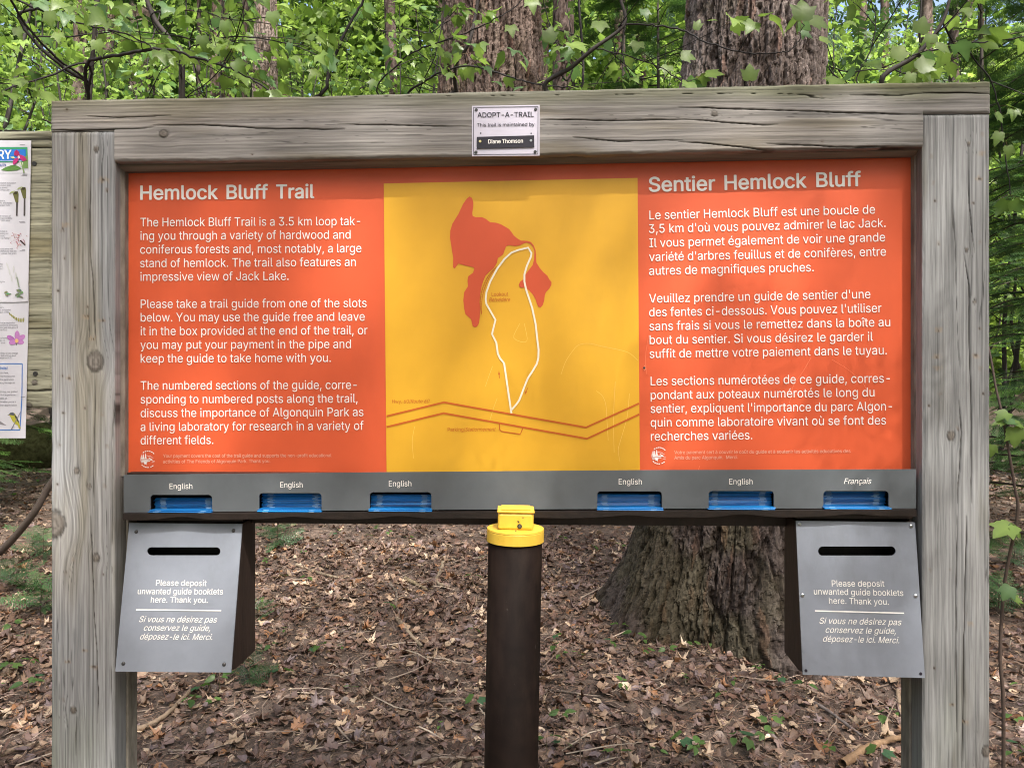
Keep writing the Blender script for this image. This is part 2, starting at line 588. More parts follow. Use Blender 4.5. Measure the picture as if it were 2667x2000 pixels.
# ------------------------------------------------------------------ weathered boards
def wood_fn(a, c, seed, knots=(), cracks=(), spots=(), light=(0.35, 0.355, 0.36), dark=(0.12, 0.121, 0.122), crackiness=0.5):
    """a along the grain, c across it -> colour, depth"""
    ph = c + 0.0035 * fbm(a * 1.1 + seed, c * 5 + seed, o=3)
    kn = np.zeros_like(a)
    for ka, kc, kr in knots:
        da, dc = a - ka, c - kc
        w = np.exp(-(da / (kr * 3.2)) ** 2 - (dc / (kr * 2.4)) ** 2)
        ph = ph - w * dc * 0.85 + w * 0.0015 * np.sin(da / kr)
        kn = np.maximum(kn, w)
    g1 = fbm(a * 2.2 + seed, ph * 230, seed, o=2)
    g2 = vn(a * 9 + seed, ph * 520, seed)
    ring = np.sin(ph * 2 * PI / 0.0072 + 3.5 * vn(a * 0.7, ph * 30, seed + 3) + seed)
    val = 0.56 + 0.40 * g1 + 0.18 * g2 + 0.055 * ring + 0.22 * fbm(a * 2.2, c * 7, seed + 9, o=3)
    colr = mixc(dark, light, np.clip(val, 0, 1))
    br = sstep(0.1, 0.6, fbm(a * 1.7 + 31, c * 9, seed + 5, o=3))
    colr = colr * mixc((1, 1, 1), (1.03, 0.99, 0.94), br)
    st = sstep(.05, .55, fbm(a * 2.6 + 7, c * 22, seed + 11, o=4))           # weather stains
    colr = colr * mixc((1, 1, 1), (.74, .70, .60), st)
    dep = 0.0007 * (0.5 - val)
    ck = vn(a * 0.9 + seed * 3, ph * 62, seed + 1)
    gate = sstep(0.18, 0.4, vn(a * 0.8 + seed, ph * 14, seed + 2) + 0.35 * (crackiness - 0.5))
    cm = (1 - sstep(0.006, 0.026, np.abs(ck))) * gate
    hair = (1 - sstep(0.01, 0.05, np.abs(vn(a * 1.6 + seed, ph * 150, seed + 6)))) * sstep(.0, .35, vn(a * 2.3, ph * 40, seed + 7))
    colr = colr * (1 - .6 * hair)[..., None]
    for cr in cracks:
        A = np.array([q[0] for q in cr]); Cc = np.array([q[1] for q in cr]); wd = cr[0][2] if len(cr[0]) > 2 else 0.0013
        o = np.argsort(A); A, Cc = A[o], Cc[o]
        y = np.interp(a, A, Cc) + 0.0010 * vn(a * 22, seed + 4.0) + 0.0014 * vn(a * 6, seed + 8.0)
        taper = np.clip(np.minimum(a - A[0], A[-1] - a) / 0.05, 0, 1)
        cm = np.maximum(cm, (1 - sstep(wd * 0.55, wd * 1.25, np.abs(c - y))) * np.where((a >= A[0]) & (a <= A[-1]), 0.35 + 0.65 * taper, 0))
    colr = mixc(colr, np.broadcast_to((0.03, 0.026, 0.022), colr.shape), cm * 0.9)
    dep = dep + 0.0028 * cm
    for ka, kc, kr in knots:
        rr = np.sqrt(((a - ka) / (kr * 1.2)) ** 2 + ((c - kc) / kr) ** 2) + 0.1 * vn(a * 160, c * 160, seed)
        inside = 1 - sstep(0.85, 1.0, rr)
        rim = np.exp(-((rr - 1.0) / 0.13) ** 2)
        rings = 0.5 + 0.5 * np.sin(rr * 14)
        kc_ = mixc((0.12, 0.105, 0.09), (0.25, 0.225, 0.2), rings * 0.6)
        colr = mixc(colr, kc_, inside)
        colr = mixc(colr, np.broadcast_to((0.04, 0.035, 0.03), colr.shape), rim * 0.8)
        dep = dep - 0.001 * inside + 0.0012 * rim
    for sa, sc_, sr, kind in spots:
        rr = np.sqrt((a - sa) ** 2 + ((c - sc_) * (0.5 if kind == 1 else 1)) ** 2) / sr + 0.5 * vn(a * 300, c * 300, seed)
        tan = 1 - sstep(0.5, 1.3, rr)
        hole = (1 - sstep(0.2, 0.42, rr)) * .8
        colr = mixc(colr, np.broadcast_to((0.30, 0.22, 0.14) if kind else (0.2, 0.16, 0.13), colr.shape), tan * 0.45)
        colr = mixc(colr, np.broadcast_to((0.035, 0.02, 0.012), colr.shape), hole)
        dep = dep + 0.001 * hole
    return colr, dep

def slab(name, us, ztop, zbot, nz, d0, thick, along, material, parent, loc, colfn):
    """board whose front face is a fine grid: u columns, rows from ztop(u) to zbot(u)"""
    us = np.asarray(us, float)
    zt, zb = np.asarray(ztop, float), np.asarray(zbot, float)
    s = np.linspace(0, 1, nz)
    U = np.repeat(us[:, None], nz, 1)
    Z = zt[:, None] + (zb - zt)[:, None] * s[None, :]
    col, dep = colfn(U, Z)
    e = np.minimum(np.minimum(U - us.min(), us.max() - U), np.minimum(zt[:, None] - Z, Z - zb[:, None]))
    e = e + 0.0015 * fbm(U * 60, Z * 60, o=2)
    D = d0 + dep + 0.0035 * (1 - np.clip(e / 0.006, 0, 1)) ** 2
    V = np.stack([U, D, Z], -1).reshape(-1, 3); C = col.reshape(-1, 3)
    nu = len(us)
    idx = np.arange(nu * nz).reshape(nu, nz)
    keep = np.diff(us) > 1e-6
    q = np.stack([idx[:-1, :-1], idx[:-1, 1:], idx[1:, 1:], idx[1:, :-1]], -1)[keep].reshape(-1, 4)
    bnd = np.concatenate([idx[:, 0], idx[-1, 1:], idx[::-1, -1][1:], idx[0, ::-1][1:-1]])
    k = len(V); nb = len(bnd)
    Vb = V[bnd]; Cb = C[bnd]
    Vk = Vb.copy(); Vk[:, 1] = d0 + thick
    V = np.concatenate([V, Vb, Vk]); C = np.concatenate([C, Cb, Cb * 0.9])
    i = np.arange(nb); j = (i + 1) % nb
    sk = np.stack([k + i, k + j, k + nb + j, k + nb + i], -1)
    quads = np.concatenate([q, sk])
    loops = np.concatenate([quads.ravel(), (k + nb + i)])
    tot = np.concatenate([np.full(len(quads), 4), [nb]])
    st = np.concatenate([[0], np.cumsum(tot)[:-1]])
    m = mesh_np(name, V, loops, st, tot)
    set_col(m, C)
    sm = np.zeros(len(tot), bool); sm[:len(q)] = True
    m.polygons.foreach_set('use_smooth', sm)
    return link(name, m, material, parent, loc)

# ------------------------------------------------------------------ the sign frame
kiosk = thing('trail_sign', 'wide orange trailhead sign in a weathered grey timber frame with map and trail texts', 'sign', Vector(KO), KROT)
D_SIGN = 0.046
c1 = crop(0, 0, 900 / 2212); c4 = crop(0, 660, 900 / 2212); c7 = crop(0, 1340, 900 / 2212)
c3 = crop(1767, 0, 900 / 2212); c6 = crop(1767, 660, 900 / 2212); c9 = crop(1767, 1340, 900 / 2212)
c2 = crop(880, 0, 900 / 2212)
def kz(px, py): q = K(px, py, 0); return q[0], q[2]

# left post
uL0, uL1 = K(132.6, 900, 0)[0], K(298, 900, 0)[0]
zL = K(215, 343, 0)[2]
def kn(cr, x, y, r, cols='v'):
    u, z = kz(*cr(x, y))
    return (z, u, r) if cols == 'v' else (u, z, r)
knots_L = [kn(c4, 612, 692, 0.018), kn(c1, 617, 955, 0.006), kn(c7, 615, 275, 0.008), kn(c7, 345, 62, 0.024), kn(c7, 470, 1248, 0.007), kn(c4, 570, 1490, 0.005), kn(c4, 490, 1390, 0.006)]
def crk(cr, pts, w=0.0013, ax='v'):
    out = []
    for x, y in pts:
        u, z = kz(*cr(x, y))
        out.append((z, u, w) if ax == 'v' else (u, z, w))
    return out
cr_L = [crk(c1, [(575, 845), (577, 1100), (575, 1620)], 0.0011), crk(c4, [(578, 0), (590, 200), (605, 500), (615, 600)], 0.0013), crk(c4, [(560, 340), (570, 520), (560, 620)], 0.001),
        crk(c4, [(600, 800), (605, 1100), (598, 1620)], 0.001), crk(c7, [(575, 0), (590, 380), (600, 560), (625, 1000), (628, 1340)], 0.0011), crk(c7, [(493, 1290), (485, 1420), (487, 1540)], 0.0016)]
sp_L = [(*kn(c4, x, y, 0.0045), k) for x, y, k in [(415, 30, 0), (372, 242, 0), (556, 340, 0), (550, 405, 1), (470, 570, 0), (440, 800, 1), (400, 780, 0), (545, 985, 0), (655, 1030, 0), (405, 1020, 0), (385, 1230, 0), (683, 1235, 0), (465, 1110, 0), (370, 1475, 0), (670, 1485, 0), (655, 430, 1), (590, 545, 1)]]
sp_L += [(*kn(c1, x, y, 0.006), k) for x, y, k in [(420, 1440, 1), (400, 1470, 0), (682, 1220, 0), (660, 1155, 1), (480, 1330, 0)]]
sp_L += [(*kn(c7, x, y, 0.004), k) for x, y, k in [(466, 287, 0), (420, 372, 0), (662, 380, 0), (540, 870, 1), (430, 940, 1), (405, 1180, 0), (600, 975, 1)]]
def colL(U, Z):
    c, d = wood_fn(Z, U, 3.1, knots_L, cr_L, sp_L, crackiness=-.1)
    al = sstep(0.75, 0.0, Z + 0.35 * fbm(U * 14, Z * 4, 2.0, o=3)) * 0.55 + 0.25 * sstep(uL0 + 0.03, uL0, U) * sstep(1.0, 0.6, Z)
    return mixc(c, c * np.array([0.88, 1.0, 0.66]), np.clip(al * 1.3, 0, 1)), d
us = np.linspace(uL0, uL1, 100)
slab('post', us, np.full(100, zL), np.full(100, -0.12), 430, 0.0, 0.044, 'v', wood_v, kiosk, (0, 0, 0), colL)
# right post
uR0, uR1 = K(2404, 900, 0)[0], K(2579.5, 900, 0)[0]
zR = K(2490, 297, 0)[2]
knots_R = [kn(c6, 1747, 1165, 0.0085), kn(c9, 1975, 1515, 0.010), kn(c3, 1860, 918, 0.004), kn(c6, 1898, 310, 0.004), kn(c3, 1845, 1598, 0.004)]
cr_R = [crk(c6, [(1830, 0), (1862, 200), (1868, 600), (1878, 1000), (1880, 1600)], 0.0013), crk(c6, [(1800, 940), (1815, 1150), (1790, 1600)], 0.0013), crk(c9, [(1785, 0), (1780, 500), (1785, 1400)], 0.0011), crk(c9, [(1845, 0), (1832, 800), (1825, 1580)], 0.0014), crk(c3, [(1858, 930), (1865, 1300), (1900, 1620)], 0.0009)]
sp_R = [(*kn(c3, x, y, 0.0045), k) for x, y, k in [(1945, 862, 0), (1938, 985, 1), (1620, 1000, 0), (1635, 1168, 0), (1930, 1145, 1), (1645, 1285, 0), (1890, 1300, 0), (1665, 1558, 0), (1932, 1550, 0)]]
sp_R += [(*kn(c6, x, y, 0.0045), k) for x, y, k in [(1665, 490, 1), (1655, 660, 1), (1905, 655, 1), (1660, 735, 1), (1935, 735, 0), (1675, 895, 0), (1955, 900, 0), (1605, 975, 0), (1930, 480, 0), (1792, 1120, 0)]]
sp_R += [(*kn(c9, x, y, 0.0035), k) for x, y, k in [(1615, 357, 0), (1740, 353, 0), (1845, 636, 0), (1760, 1215, 1), (1640, 985, 0), (1870, 700, 1), (1840, 1330, 1)]]
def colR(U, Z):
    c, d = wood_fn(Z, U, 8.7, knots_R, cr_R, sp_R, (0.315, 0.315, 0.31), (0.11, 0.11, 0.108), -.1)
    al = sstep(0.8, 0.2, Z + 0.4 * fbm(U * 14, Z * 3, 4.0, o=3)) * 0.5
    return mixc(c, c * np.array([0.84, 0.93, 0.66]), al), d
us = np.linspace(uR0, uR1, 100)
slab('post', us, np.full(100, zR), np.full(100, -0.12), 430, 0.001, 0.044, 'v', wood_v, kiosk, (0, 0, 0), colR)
# beam with half-lapped ends
bl = {'t': [(132.6, 262), (780, 247), (1300, 241), (1800, 229), (2579.5, 218)]}
def pxz(px, py): return kz(px, py)[1]
tops = [(kz(x, y)[0], kz(x, y)[1]) for x, y in [(132.6, 262), (500, 256), (780, 252), (1333, 238), (1800, 228), (2200, 218), (2579.5, 213)]]
lows = [(kz(x, y)[0], kz(x, y)[1]) for x, y in [(297.6, 421), (880, 415), (1400, 405), (1520, 401), (1530, 403), (2000, 392), (2404, 382)]]
ua = np.concatenate([np.linspace(uL0, uL1 + 0.0008, 40), np.linspace(uL1 + 0.0008, uR0 - 0.0008, 520), np.linspace(uR0 - 0.0008, uR1, 42)])
zt = np.interp(ua, [q[0] for q in tops], [q[1] for q in tops])
zb = np.interp(ua, [q[0] for q in lows], [q[1] for q in lows])
zb[:40] = zL + 0.0008
zb[560:] = zR + 0.0008
zt = zt + 0.0012 * fbm(ua * 25, 0.0, o=3)
zb[40:560] += 0.0012 * fbm(ua[40:560] * 25, 4.0, o=3)
knots_B = [kn(c1, 1050, 858, 0.0085, 'h'), (kz(*c3(230, 730))[0], kz(*c3(230, 730))[1], 0.006)]
cr_B = [crk(c1, [(980, 803), (1300, 803), (1650, 825), (2212, 830)], 0.0017, 'h'), crk(c1, [(335, 838), (900, 826), (990, 815)], 0.0012, 'h'), crk(c2, [(0, 800), (300, 802), (860, 815)], 0.0012, 'h'), crk(c2, [(1295, 765), (1700, 772), (2212, 770)], 0.0014, 'h'),
        crk(c3, [(0, 690), (500, 700), (1000, 720), (1560, 735)], 0.0013, 'h'), crk(c3, [(0, 765), (560, 800), (640, 795)], 0.0013, 'h'), crk(c3, [(0, 910), (300, 930), (640, 965)], 0.0014, 'h'), crk(c3, [(560, 920), (1000, 940), (1560, 940)], 0.0014, 'h'), crk(c3, [(1560, 595), (1800, 598), (2000, 605)], 0.0013, 'h'), crk(c3, [(1100, 610), (1400, 612), (1560, 600)], 0.0012, 'h'), crk(c1, [(560, 745), (760, 755), (1100, 742)], 0.001, 'h'), crk(c2, [(1500, 880), (1800, 905), (2212, 900)], 0.0012, 'h')]
sp_B = [(*kn(c1, 430, 708, 0.006, 'h'), 0), (*kn(c3, 920, 910, 0.006, 'h'), 0), (*kn(c3, 910, 615, 0.004, 'h'), 0), (*kn(c3, 1890, 565, 0.004, 'h'), 0), (*kn(c1, 1615, 990, 0.004, 'h'), 0)]
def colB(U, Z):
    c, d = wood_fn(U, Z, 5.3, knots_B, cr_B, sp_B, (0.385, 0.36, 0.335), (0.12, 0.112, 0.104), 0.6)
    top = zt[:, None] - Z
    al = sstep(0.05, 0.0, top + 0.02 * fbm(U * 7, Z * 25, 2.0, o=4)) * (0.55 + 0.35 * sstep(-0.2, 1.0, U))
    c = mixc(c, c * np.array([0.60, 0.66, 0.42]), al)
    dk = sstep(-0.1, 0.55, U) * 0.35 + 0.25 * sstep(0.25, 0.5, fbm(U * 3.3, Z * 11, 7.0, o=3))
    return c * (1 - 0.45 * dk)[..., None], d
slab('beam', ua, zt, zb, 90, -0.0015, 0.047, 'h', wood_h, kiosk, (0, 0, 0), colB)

# back members behind the posts, trims round the panel, back board
uLt = K(333.6, 800, D_SIGN)[0]; uRt = K(2373, 800, D_SIGN)[0]
zTl, zTr = K(334, 452, D_SIGN)[2], K(2373, 411, D_SIGN)[2]
zBl, zBr = K(334, 1233, D_SIGN)[2], K(2373, 1222, D_SIGN)[2]
def zT(u): return zTl + (zTr - zTl) * (u - uLt) / (uRt - uLt)
def zB(u): return zBl + (zBr - zBl) * (u - uLt) / (uRt - uLt)
MB().box(uL0 + .004, uL1 + .004, 0.046, 0.084, -0.12, zL + 0.05).build('back_post', trim_mat, kiosk, bevel=.002)
MB().box(uR0 - .004, uR1 - .004, 0.047, 0.084, -0.12, zR + 0.05).build('back_post', trim_mat, kiosk, bevel=.002)
TR = 0.019
MB().prism([(uL1 - .002, TR, zBl - .004), (uLt - .006, TR, zBl - .004), (uLt + .001, TR + .012, zBl - .004), (uLt + .001, 0.052, zBl - .004), (uL1 - .002, .052, zBl - .004)], (0, 0, zT(uL1) - zBl + .03)).build('trim', trim_mat, kiosk)
MB().prism([(uR0 + .002, TR, zBr - .004), (uRt + .006, TR, zBr - .004), (uRt - .001, TR + .012, zBr - .004), (uRt - .001, 0.052, zBr - .004), (uR0 + .002, .052, zBr - .004)], (0, 0, zT(uR0) - zBr + .03)).build('trim', trim_mat, kiosk)
h0 = K(334, 452, TR)[2] - zTl
m_ = MB()
prof = [(TR, 0.0), (TR + .012, -0.007), (0.052, -0.007), (0.052, 0.06), (TR, 0.06)]
V0 = [(uLt - .004, y, zT(uLt) + 0.007 + z) for y, z in prof]
V1 = [(uRt + .004, y, zT(uRt) + 0.007 + z) for y, z in prof]
n5 = 5
m_.add(V0 + V1, [tuple(range(5)), tuple(range(5, 10))[::-1]] + [(i, i + 5, (i + 1) % 5 + 5, (i + 1) % 5) for i in range(5)])
m_.build('trim', simple('trim_wood_long', (0.15, 0.13, 0.105), 0.8, 0.4, 60, 0.4, 0.2, stretch=(0.06, 1, 1)), kiosk)
MB().box(uL0 + .02, uR1 - .02, 0.0845, 0.098, zBl - .118, zR + 0.06).build('back_board', brown_m, kiosk)

# orange panel with its print
pan = MB()
V = [(uLt - .004, D_SIGN, zB(uLt) - .02), (uRt + .004, D_SIGN, zB(uRt) - .02), (uRt + .004, D_SIGN, zT(uRt) + .006), (uLt - .004, D_SIGN, zT(uLt) + .006)]
pan.prism(V, (0, 0.005, 0))
panel = pan.build('sign_panel', orange, kiosk)
PS = kplane(D_SIGN)
mp = MB(); poly_on(mp, PS, [(999.5, 478.5), (1660.5, 464), (1666.5, 1232), (1007, 1240)], 0.0012, thick=0.0008)
mp.build('map', yellow, panel)
cm5 = crop(1000, 460, 680 / 2212); cm6 = crop(1000, 840, 680 / 2212)
lake = [(725, 170), (745, 182), (757, 215), (757, 250), (748, 310), (752, 335), (775, 345), (830, 345), (860, 358), (900, 388), (950, 392), (990, 405), (1060, 445), (1080, 470), (1100, 500), (1130, 525), (1160, 543), (1215, 545), (1245, 555), (1270, 585), (1285, 625), (1292, 730), (1320, 775), (1350, 810), (1385, 840), (1400, 870), (1420, 895), (1418, 920), (1400, 950), (1372, 980), (1362, 1010), (1358, 1050), (1345, 1090), (1325, 1110), (1308, 1103), (1295, 1075), (1285, 1040), (1262, 1000), (1230, 965), (1205, 945), (1150, 940), (1143, 915), (1155, 890), (1185, 868), (1200, 830), (1225, 795), (1260, 750), (1272, 700), (1275, 630), (1262, 595), (1240, 570), (1210, 560), (1180, 568), (1150, 585), (1110, 590), (1060, 583), (1035, 592), (1022, 625), (1010, 660), (985, 678), (965, 690), (958, 730), (930, 775), (890, 810), (860, 840), (840, 890), (825, 940), (815, 1000), (810, 1060), (815, 1120), (812, 1190), (805, 1240), (790, 1270), (772, 1277), (752, 1268), (738, 1210), (690, 1165), (680, 1120), (672, 1050), (680, 980), (712, 930), (708, 880), (715, 845), (755, 815), (765, 780), (755, 768), (690, 755), (630, 738), (600, 780), (585, 770), (587, 690), (575, 620), (560, 520), (562, 460), (580, 400), (630, 320), (670, 235), (700, 190)]
mb = MB(); poly_on(mb, PS, [cm5(*q) for q in lake], 0.0020); mb.build('lake', lake_red, panel)
PXM = 1.58 / F                                        # metres per photo pixel on the panel
trail = [cm6(1080, 768), cm6(1075, 735), cm6(1018, 345), cm6(985, 305), cm6(965, 265), cm6(955, 190), cm6(952, 170), cm6(915, 98), cm5(945, 1215), cm5(868, 1080), cm5(862, 1040), cm5(868, 980), cm5(900, 890), cm5(960, 780), cm5(1020, 700), cm5(1080, 645), cm5(1140, 622), cm5(1222, 603), cm5(1250, 650), cm5(1245, 680), cm5(1210, 760), cm5(1190, 830), cm5(1190, 890), cm5(1205, 960), cm5(1255, 1110), cm5(1285, 1250), cm6(1300, 150), cm6(1310, 230), cm6(1308, 300), cm6(1295, 350), cm6(1260, 410), cm6(1220, 470), cm6(1195, 530), cm6(1165, 610), cm6(1145, 660), cm6(1120, 695), cm6(1078, 742)]
mb = MB(); ribbon(mb, PS, trail, 4.8 * PXM, 0.0026); mb.build('trail_line', cream_p, panel)
mb = MB()
for ln in ([(22, 793), (508, 675), (1712, 888), (2160, 685)], [(22, 884), (505, 767), (1720, 983), (2162, 777)]):
    ribbon(mb, PS, [cm6(*q) for q in ln], 5.0 * PXM, 0.0020)
mb.build('road_line', road_or, panel)
mb = MB()
ribbon(mb, PS, [cm6(*q) for q in [(978, 858), (980, 905), (995, 922), (1155, 945), (1178, 893)]], 2.8 * PXM, 0.0020)
for a, b in ((cm6(978, 472), cm6(974, 412)), (cm6(1218, 553), cm6(1193, 610))):
    ribbon(mb, PS, [a, b], 1.8 * PXM, 0.0020)
    d = np.array(b) - np.array(a); d = d / np.linalg.norm(d); s = np.array([-d[1], d[0]])
    poly_on(mb, PS, [tuple(np.array(b) + d), tuple(np.array(b) - d * 9 + s * 2.8), tuple(np.array(b) - d * 9 - s * 2.8)], 0.0022)
cl = catmull([cm5(*q) for q in [(955, 760), (900, 840), (862, 920), (838, 1000), (828, 1080), (828, 1165)]], 4)
cl2 = catmull([cm5(*q) for q in [(955, 760), (885, 840), (845, 920), (822, 1000), (815, 1080), (826, 1165)]], 4)
ribbon(mb, PS, cl, 1.3 * PXM, 0.0028); ribbon(mb, PS, cl2, 1.3 * PXM, 0.0028)
for i in range(2, len(cl) - 2): ribbon(mb, PS, [cl[i], cl2[i]], 0.8 * PXM, 0.0028)
mb.build('map_symbols', road_or, panel)
mb = MB()
for s, a, b, cap, sh in (('Lookout', cm5(912, 1013), cm5(1052, 1011), 10, 0), ('Belvédère', cm5(890, 1060), cm5(1070, 1058), 10, .3), ('Hwy. 60/', cm6(70, 683), cm6(226, 682), 9.5, 0), ('Route 60', cm6(226, 682), cm6(387, 680), 9.5, .3), ('Parking/', cm6(540, 922), cm6(690, 921), 10, 0), ('Stationnement', cm6(690, 921), cm6(948, 919), 10, .3)):
    text_on(mb, PS, s, *a, *b, cap, 0.0020, 0.0, sh)
mb.build('map_lettering', road_or, panel)
L1 = crop(330, 440, 670 / 2212); L2 = crop(330, 830, 670 / 2212); R1 = crop(1670, 420, 700 / 2212); R2 = crop(1670, 810, 700 / 2212)
HB = 0.017
mb = MB()
for s, c, x0, y0, x1, y1 in (('Hemlock', L1, 120, 265, 780, 260), ('Bluff', L1, 862, 259, 1212, 256), ('Trail', L1, 1288, 255, 1610, 252)):
    text_on(mb, PS, s, *c(x0, y0), *c(x1, y1), 35.6, 0.0012, HB)
mb.build('heading', white_p, panel)
mb = MB()
for s, c, x0, y0, x1, y1 in (('Sentier', R1, 66, 251, 606, 240), ('Hemlock', R1, 690, 236, 1358, 217), ('Bluff', R1, 1445, 213, 1806, 204)):
    text_on(mb, PS, s, *c(x0, y0), *c(x1, y1), 37, 0.0012, HB)
mb.build('heading', white_p, panel)
BB = 0.0
faint_p = simple('faint_print', (0.66, 0.36, 0.26), 0.5, 0.03, 10, 0, 0.3)
def para(lines, cap):
    mb = MB()
    for s, c, x0, y0, x1, y1 in lines:
        text_on(mb, PS, s, *c(x0, y0), *c(x1, y1), cap, 0.0012, BB)
    mb.build('paragraph', white_p if cap > 12 else faint_p, panel)
para([('The Hemlock Bluff Trail is a 3.5 km loop tak-', L1, 118, 496, 2008, 485), ('ing you through a variety of hardwood and', L1, 118, 612, 1925, 601), ('coniferous forests and, most notably, a large', L1, 116, 730, 2018, 718), ('stand of hemlock. The trail also features an', L1, 116, 847, 1970, 836), ('impressive view of Jack Lake.', L1, 118, 963, 1392, 956)], 22.3)
para([('Please take a trail guide from one of the slots', L1, 120, 1197, 2063, 1189), ('below. You may use the guide free and leave', L1, 120, 1313, 2047, 1305), ('it in the box provided at the end of the trail, or', L2, 120, 143, 2070, 135), ('you may put your payment in the pipe and', L2, 118, 261, 1928, 253), ('keep the guide to take home with you.', L2, 120, 378, 1755, 372)], 22.3)
para([('The numbered sections of the guide, corre-', L2, 120, 611, 1978, 604), ('sponding to numbered posts along the trail,', L2, 120, 729, 1985, 721), ('discuss the importance of Algonquin Park as', L2, 120, 847, 2036, 837), ('a living laboratory for research in a variety of', L2, 120, 965, 2037, 955), ('different fields.', L2, 120, 1081, 745, 1077)], 22.3)
para([('Your payment covers the cost of the trail guide and supports the non-profit educational', L2, 313, 1193, 1760, 1188), ('activities of The Friends of Algonquin Park. Thank you.', L2, 313, 1242, 1235, 1237)], 8.6)
para([('Le sentier Hemlock Bluff est une boucle de', R1, 68, 480, 1925, 432), ("3,5 km d'où vous pouvez admirer le lac Jack.", R1, 64, 592, 2012, 542), ('Il vous permet également de voir une grande', R1, 68, 708, 2008, 660), ("variété d'arbres feuillus et de conifères, entre", R1, 66, 823, 2015, 778), ('autres de magnifiques pruches.', R1, 66, 937, 1420, 907)], 22.8)
para([("Veuillez prendre un guide de sentier d'une", R1, 66, 1165, 1887, 1128), ("des fentes ci-dessous. Vous pouvez l'utiliser", R1, 66, 1278, 1978, 1243), ('sans frais si vous le remettez dans la boîte au', R2, 68, 160, 2050, 126), ('bout du sentier. Si vous désirez le garder il', R2, 70, 273, 1907, 245), ('suffit de mettre votre paiement dans le tuyau.', R2, 70, 387, 2022, 357)], 22.8)
para([('Les sections numérotées de ce guide, corres-', R2, 78, 612, 2047, 588), ('pondant aux poteaux numérotés le long du', R2, 78, 726, 1920, 703), ("sentier, expliquent l'importance du parc Algon-", R2, 78, 838, 2065, 818), ('quin comme laboratoire vivant où se font des', R2, 78, 952, 2015, 933), ('recherches variées.', R2, 80, 1066, 915, 1055)], 22.8)
para([('Votre paiement sert à couvrir le coût du guide et à soutenir les activités éducatives des', R2, 273, 1176, 1722, 1165), ('Amis du parc Algonquin.  Merci.', R2, 273, 1220, 798, 1215)], 8.8)
# round emblem: ring of lettering, spruces, shore and ripples
def emblem(c, cx, cy):
    mb = MB()
    x, y = c(cx, cy)
    def arc(r, a0, a1, w):
        ribbon(mb, PS, [(x + r * math.cos(R(a)), y + r * math.sin(R(a))) for a in np.linspace(a0, a1, 8)], w * PXM)
    for a in (-128, -112, -97, -82, -67, -52): arc(21.3, a, a + 11, 2.4)
    for a in (48, 62, 84, 99, 114, 129): arc(21.3, a, a + 10, 2.4)
    arc(19, 150, 210, 0.8)
    for tx, h, b in ((-15.5, 15, 2.3), (-11.3, 15.5, 2.3), (-6, 18, 3.0)):
        poly_on(mb, PS, [(x + tx, y - h + 1), (x + tx + b * .6, y - 8), (x + tx + b * .4, y - 7.6), (x + tx + b, y - 1), (x + tx - b, y - 1), (x + tx - b * .4, y - 7.6), (x + tx - b * .6, y - 8)])
    for ln, w in (([(-17, 0.5), (-6, 1.5), (4, 0.5), (12, 2)], 2.4), ([(-17, 4.2), (-8, 5.2), (6, 5)], 2.2), ([(-17, 8.5), (-11, 8)], 2), ([(2, -5), (6, -2), (10, 0)], 1.6), ([(-4, -10), (6, -8), (14, -3)], .9), ([(12, 4.5), (18, 4.5)], .8), ([(10, 8), (17, 8)], .8)):
        ribbon(mb, PS, [(x + a, y + b) for a, b in ln], w * PXM)
    poly_on(mb, PS, [(x - 10, y + 6), (x - 1, y + 7), (x - 4, y + 11), (x - 3, y + 15), (x - 6, y + 12.5), (x - 9, y + 13)])
    mb.build('emblem', white_p, panel)
emblem(L2, 182, 1208); emblem(R2, 147, 1190)
# scratches in the print
mb = MB()
for ln in ([(1500, 440), (1540, 330), (1600, 240), (1650, 190), (1740, 178), (1860, 205), (2060, 250), (2150, 320)], [(1150, 10), (1100, 130), (1210, 160), (1190, 10)], [(920, 370), (880, 480), (860, 540)], [(1800, 580), (1850, 620), (1880, 700), (1890, 840), (1900, 1000)], [(1960, 500), (1945, 800), (1950, 1100)], [(2000, 1180), (1985, 1080), (2010, 980), (2060, 800), (2080, 600)], [(960, 640), (930, 720), (890, 850)], [(260, 880), (240, 1000), (250, 1150)]):
    ribbon(mb, PS, catmull([cm6(*q) for q in ln], 4), 0.8 * PXM, 0.0018)
mb.build('scratches', scr_p, panel)
mb = MB()
for ln in ([(1400, 380), (1330, 500), (1250, 620), (1220, 760)], [(1570, 400), (1700, 480), (1830, 600), (1890, 760)], [(480, 1275), (470, 1310)], [(60, 200), (35, 380), (45, 520)]):
    ribbon(mb, PS, catmull([R2(*q) for q in ln], 4), 0.8 * PXM, 0.0012)
poly_on(mb, PS, [(1674, 959), (1680, 950), (1683, 962), (1678, 966)], 0.0013)
mb.build('scratches', scr_o, panel)
mb = MB(); q = K(1678, 958, D_SIGN - .0016); mb.cyl(q, (0, -1, 0), .0028, .0022, .0008, 9); mb.build('puncture', dark_m, panel)

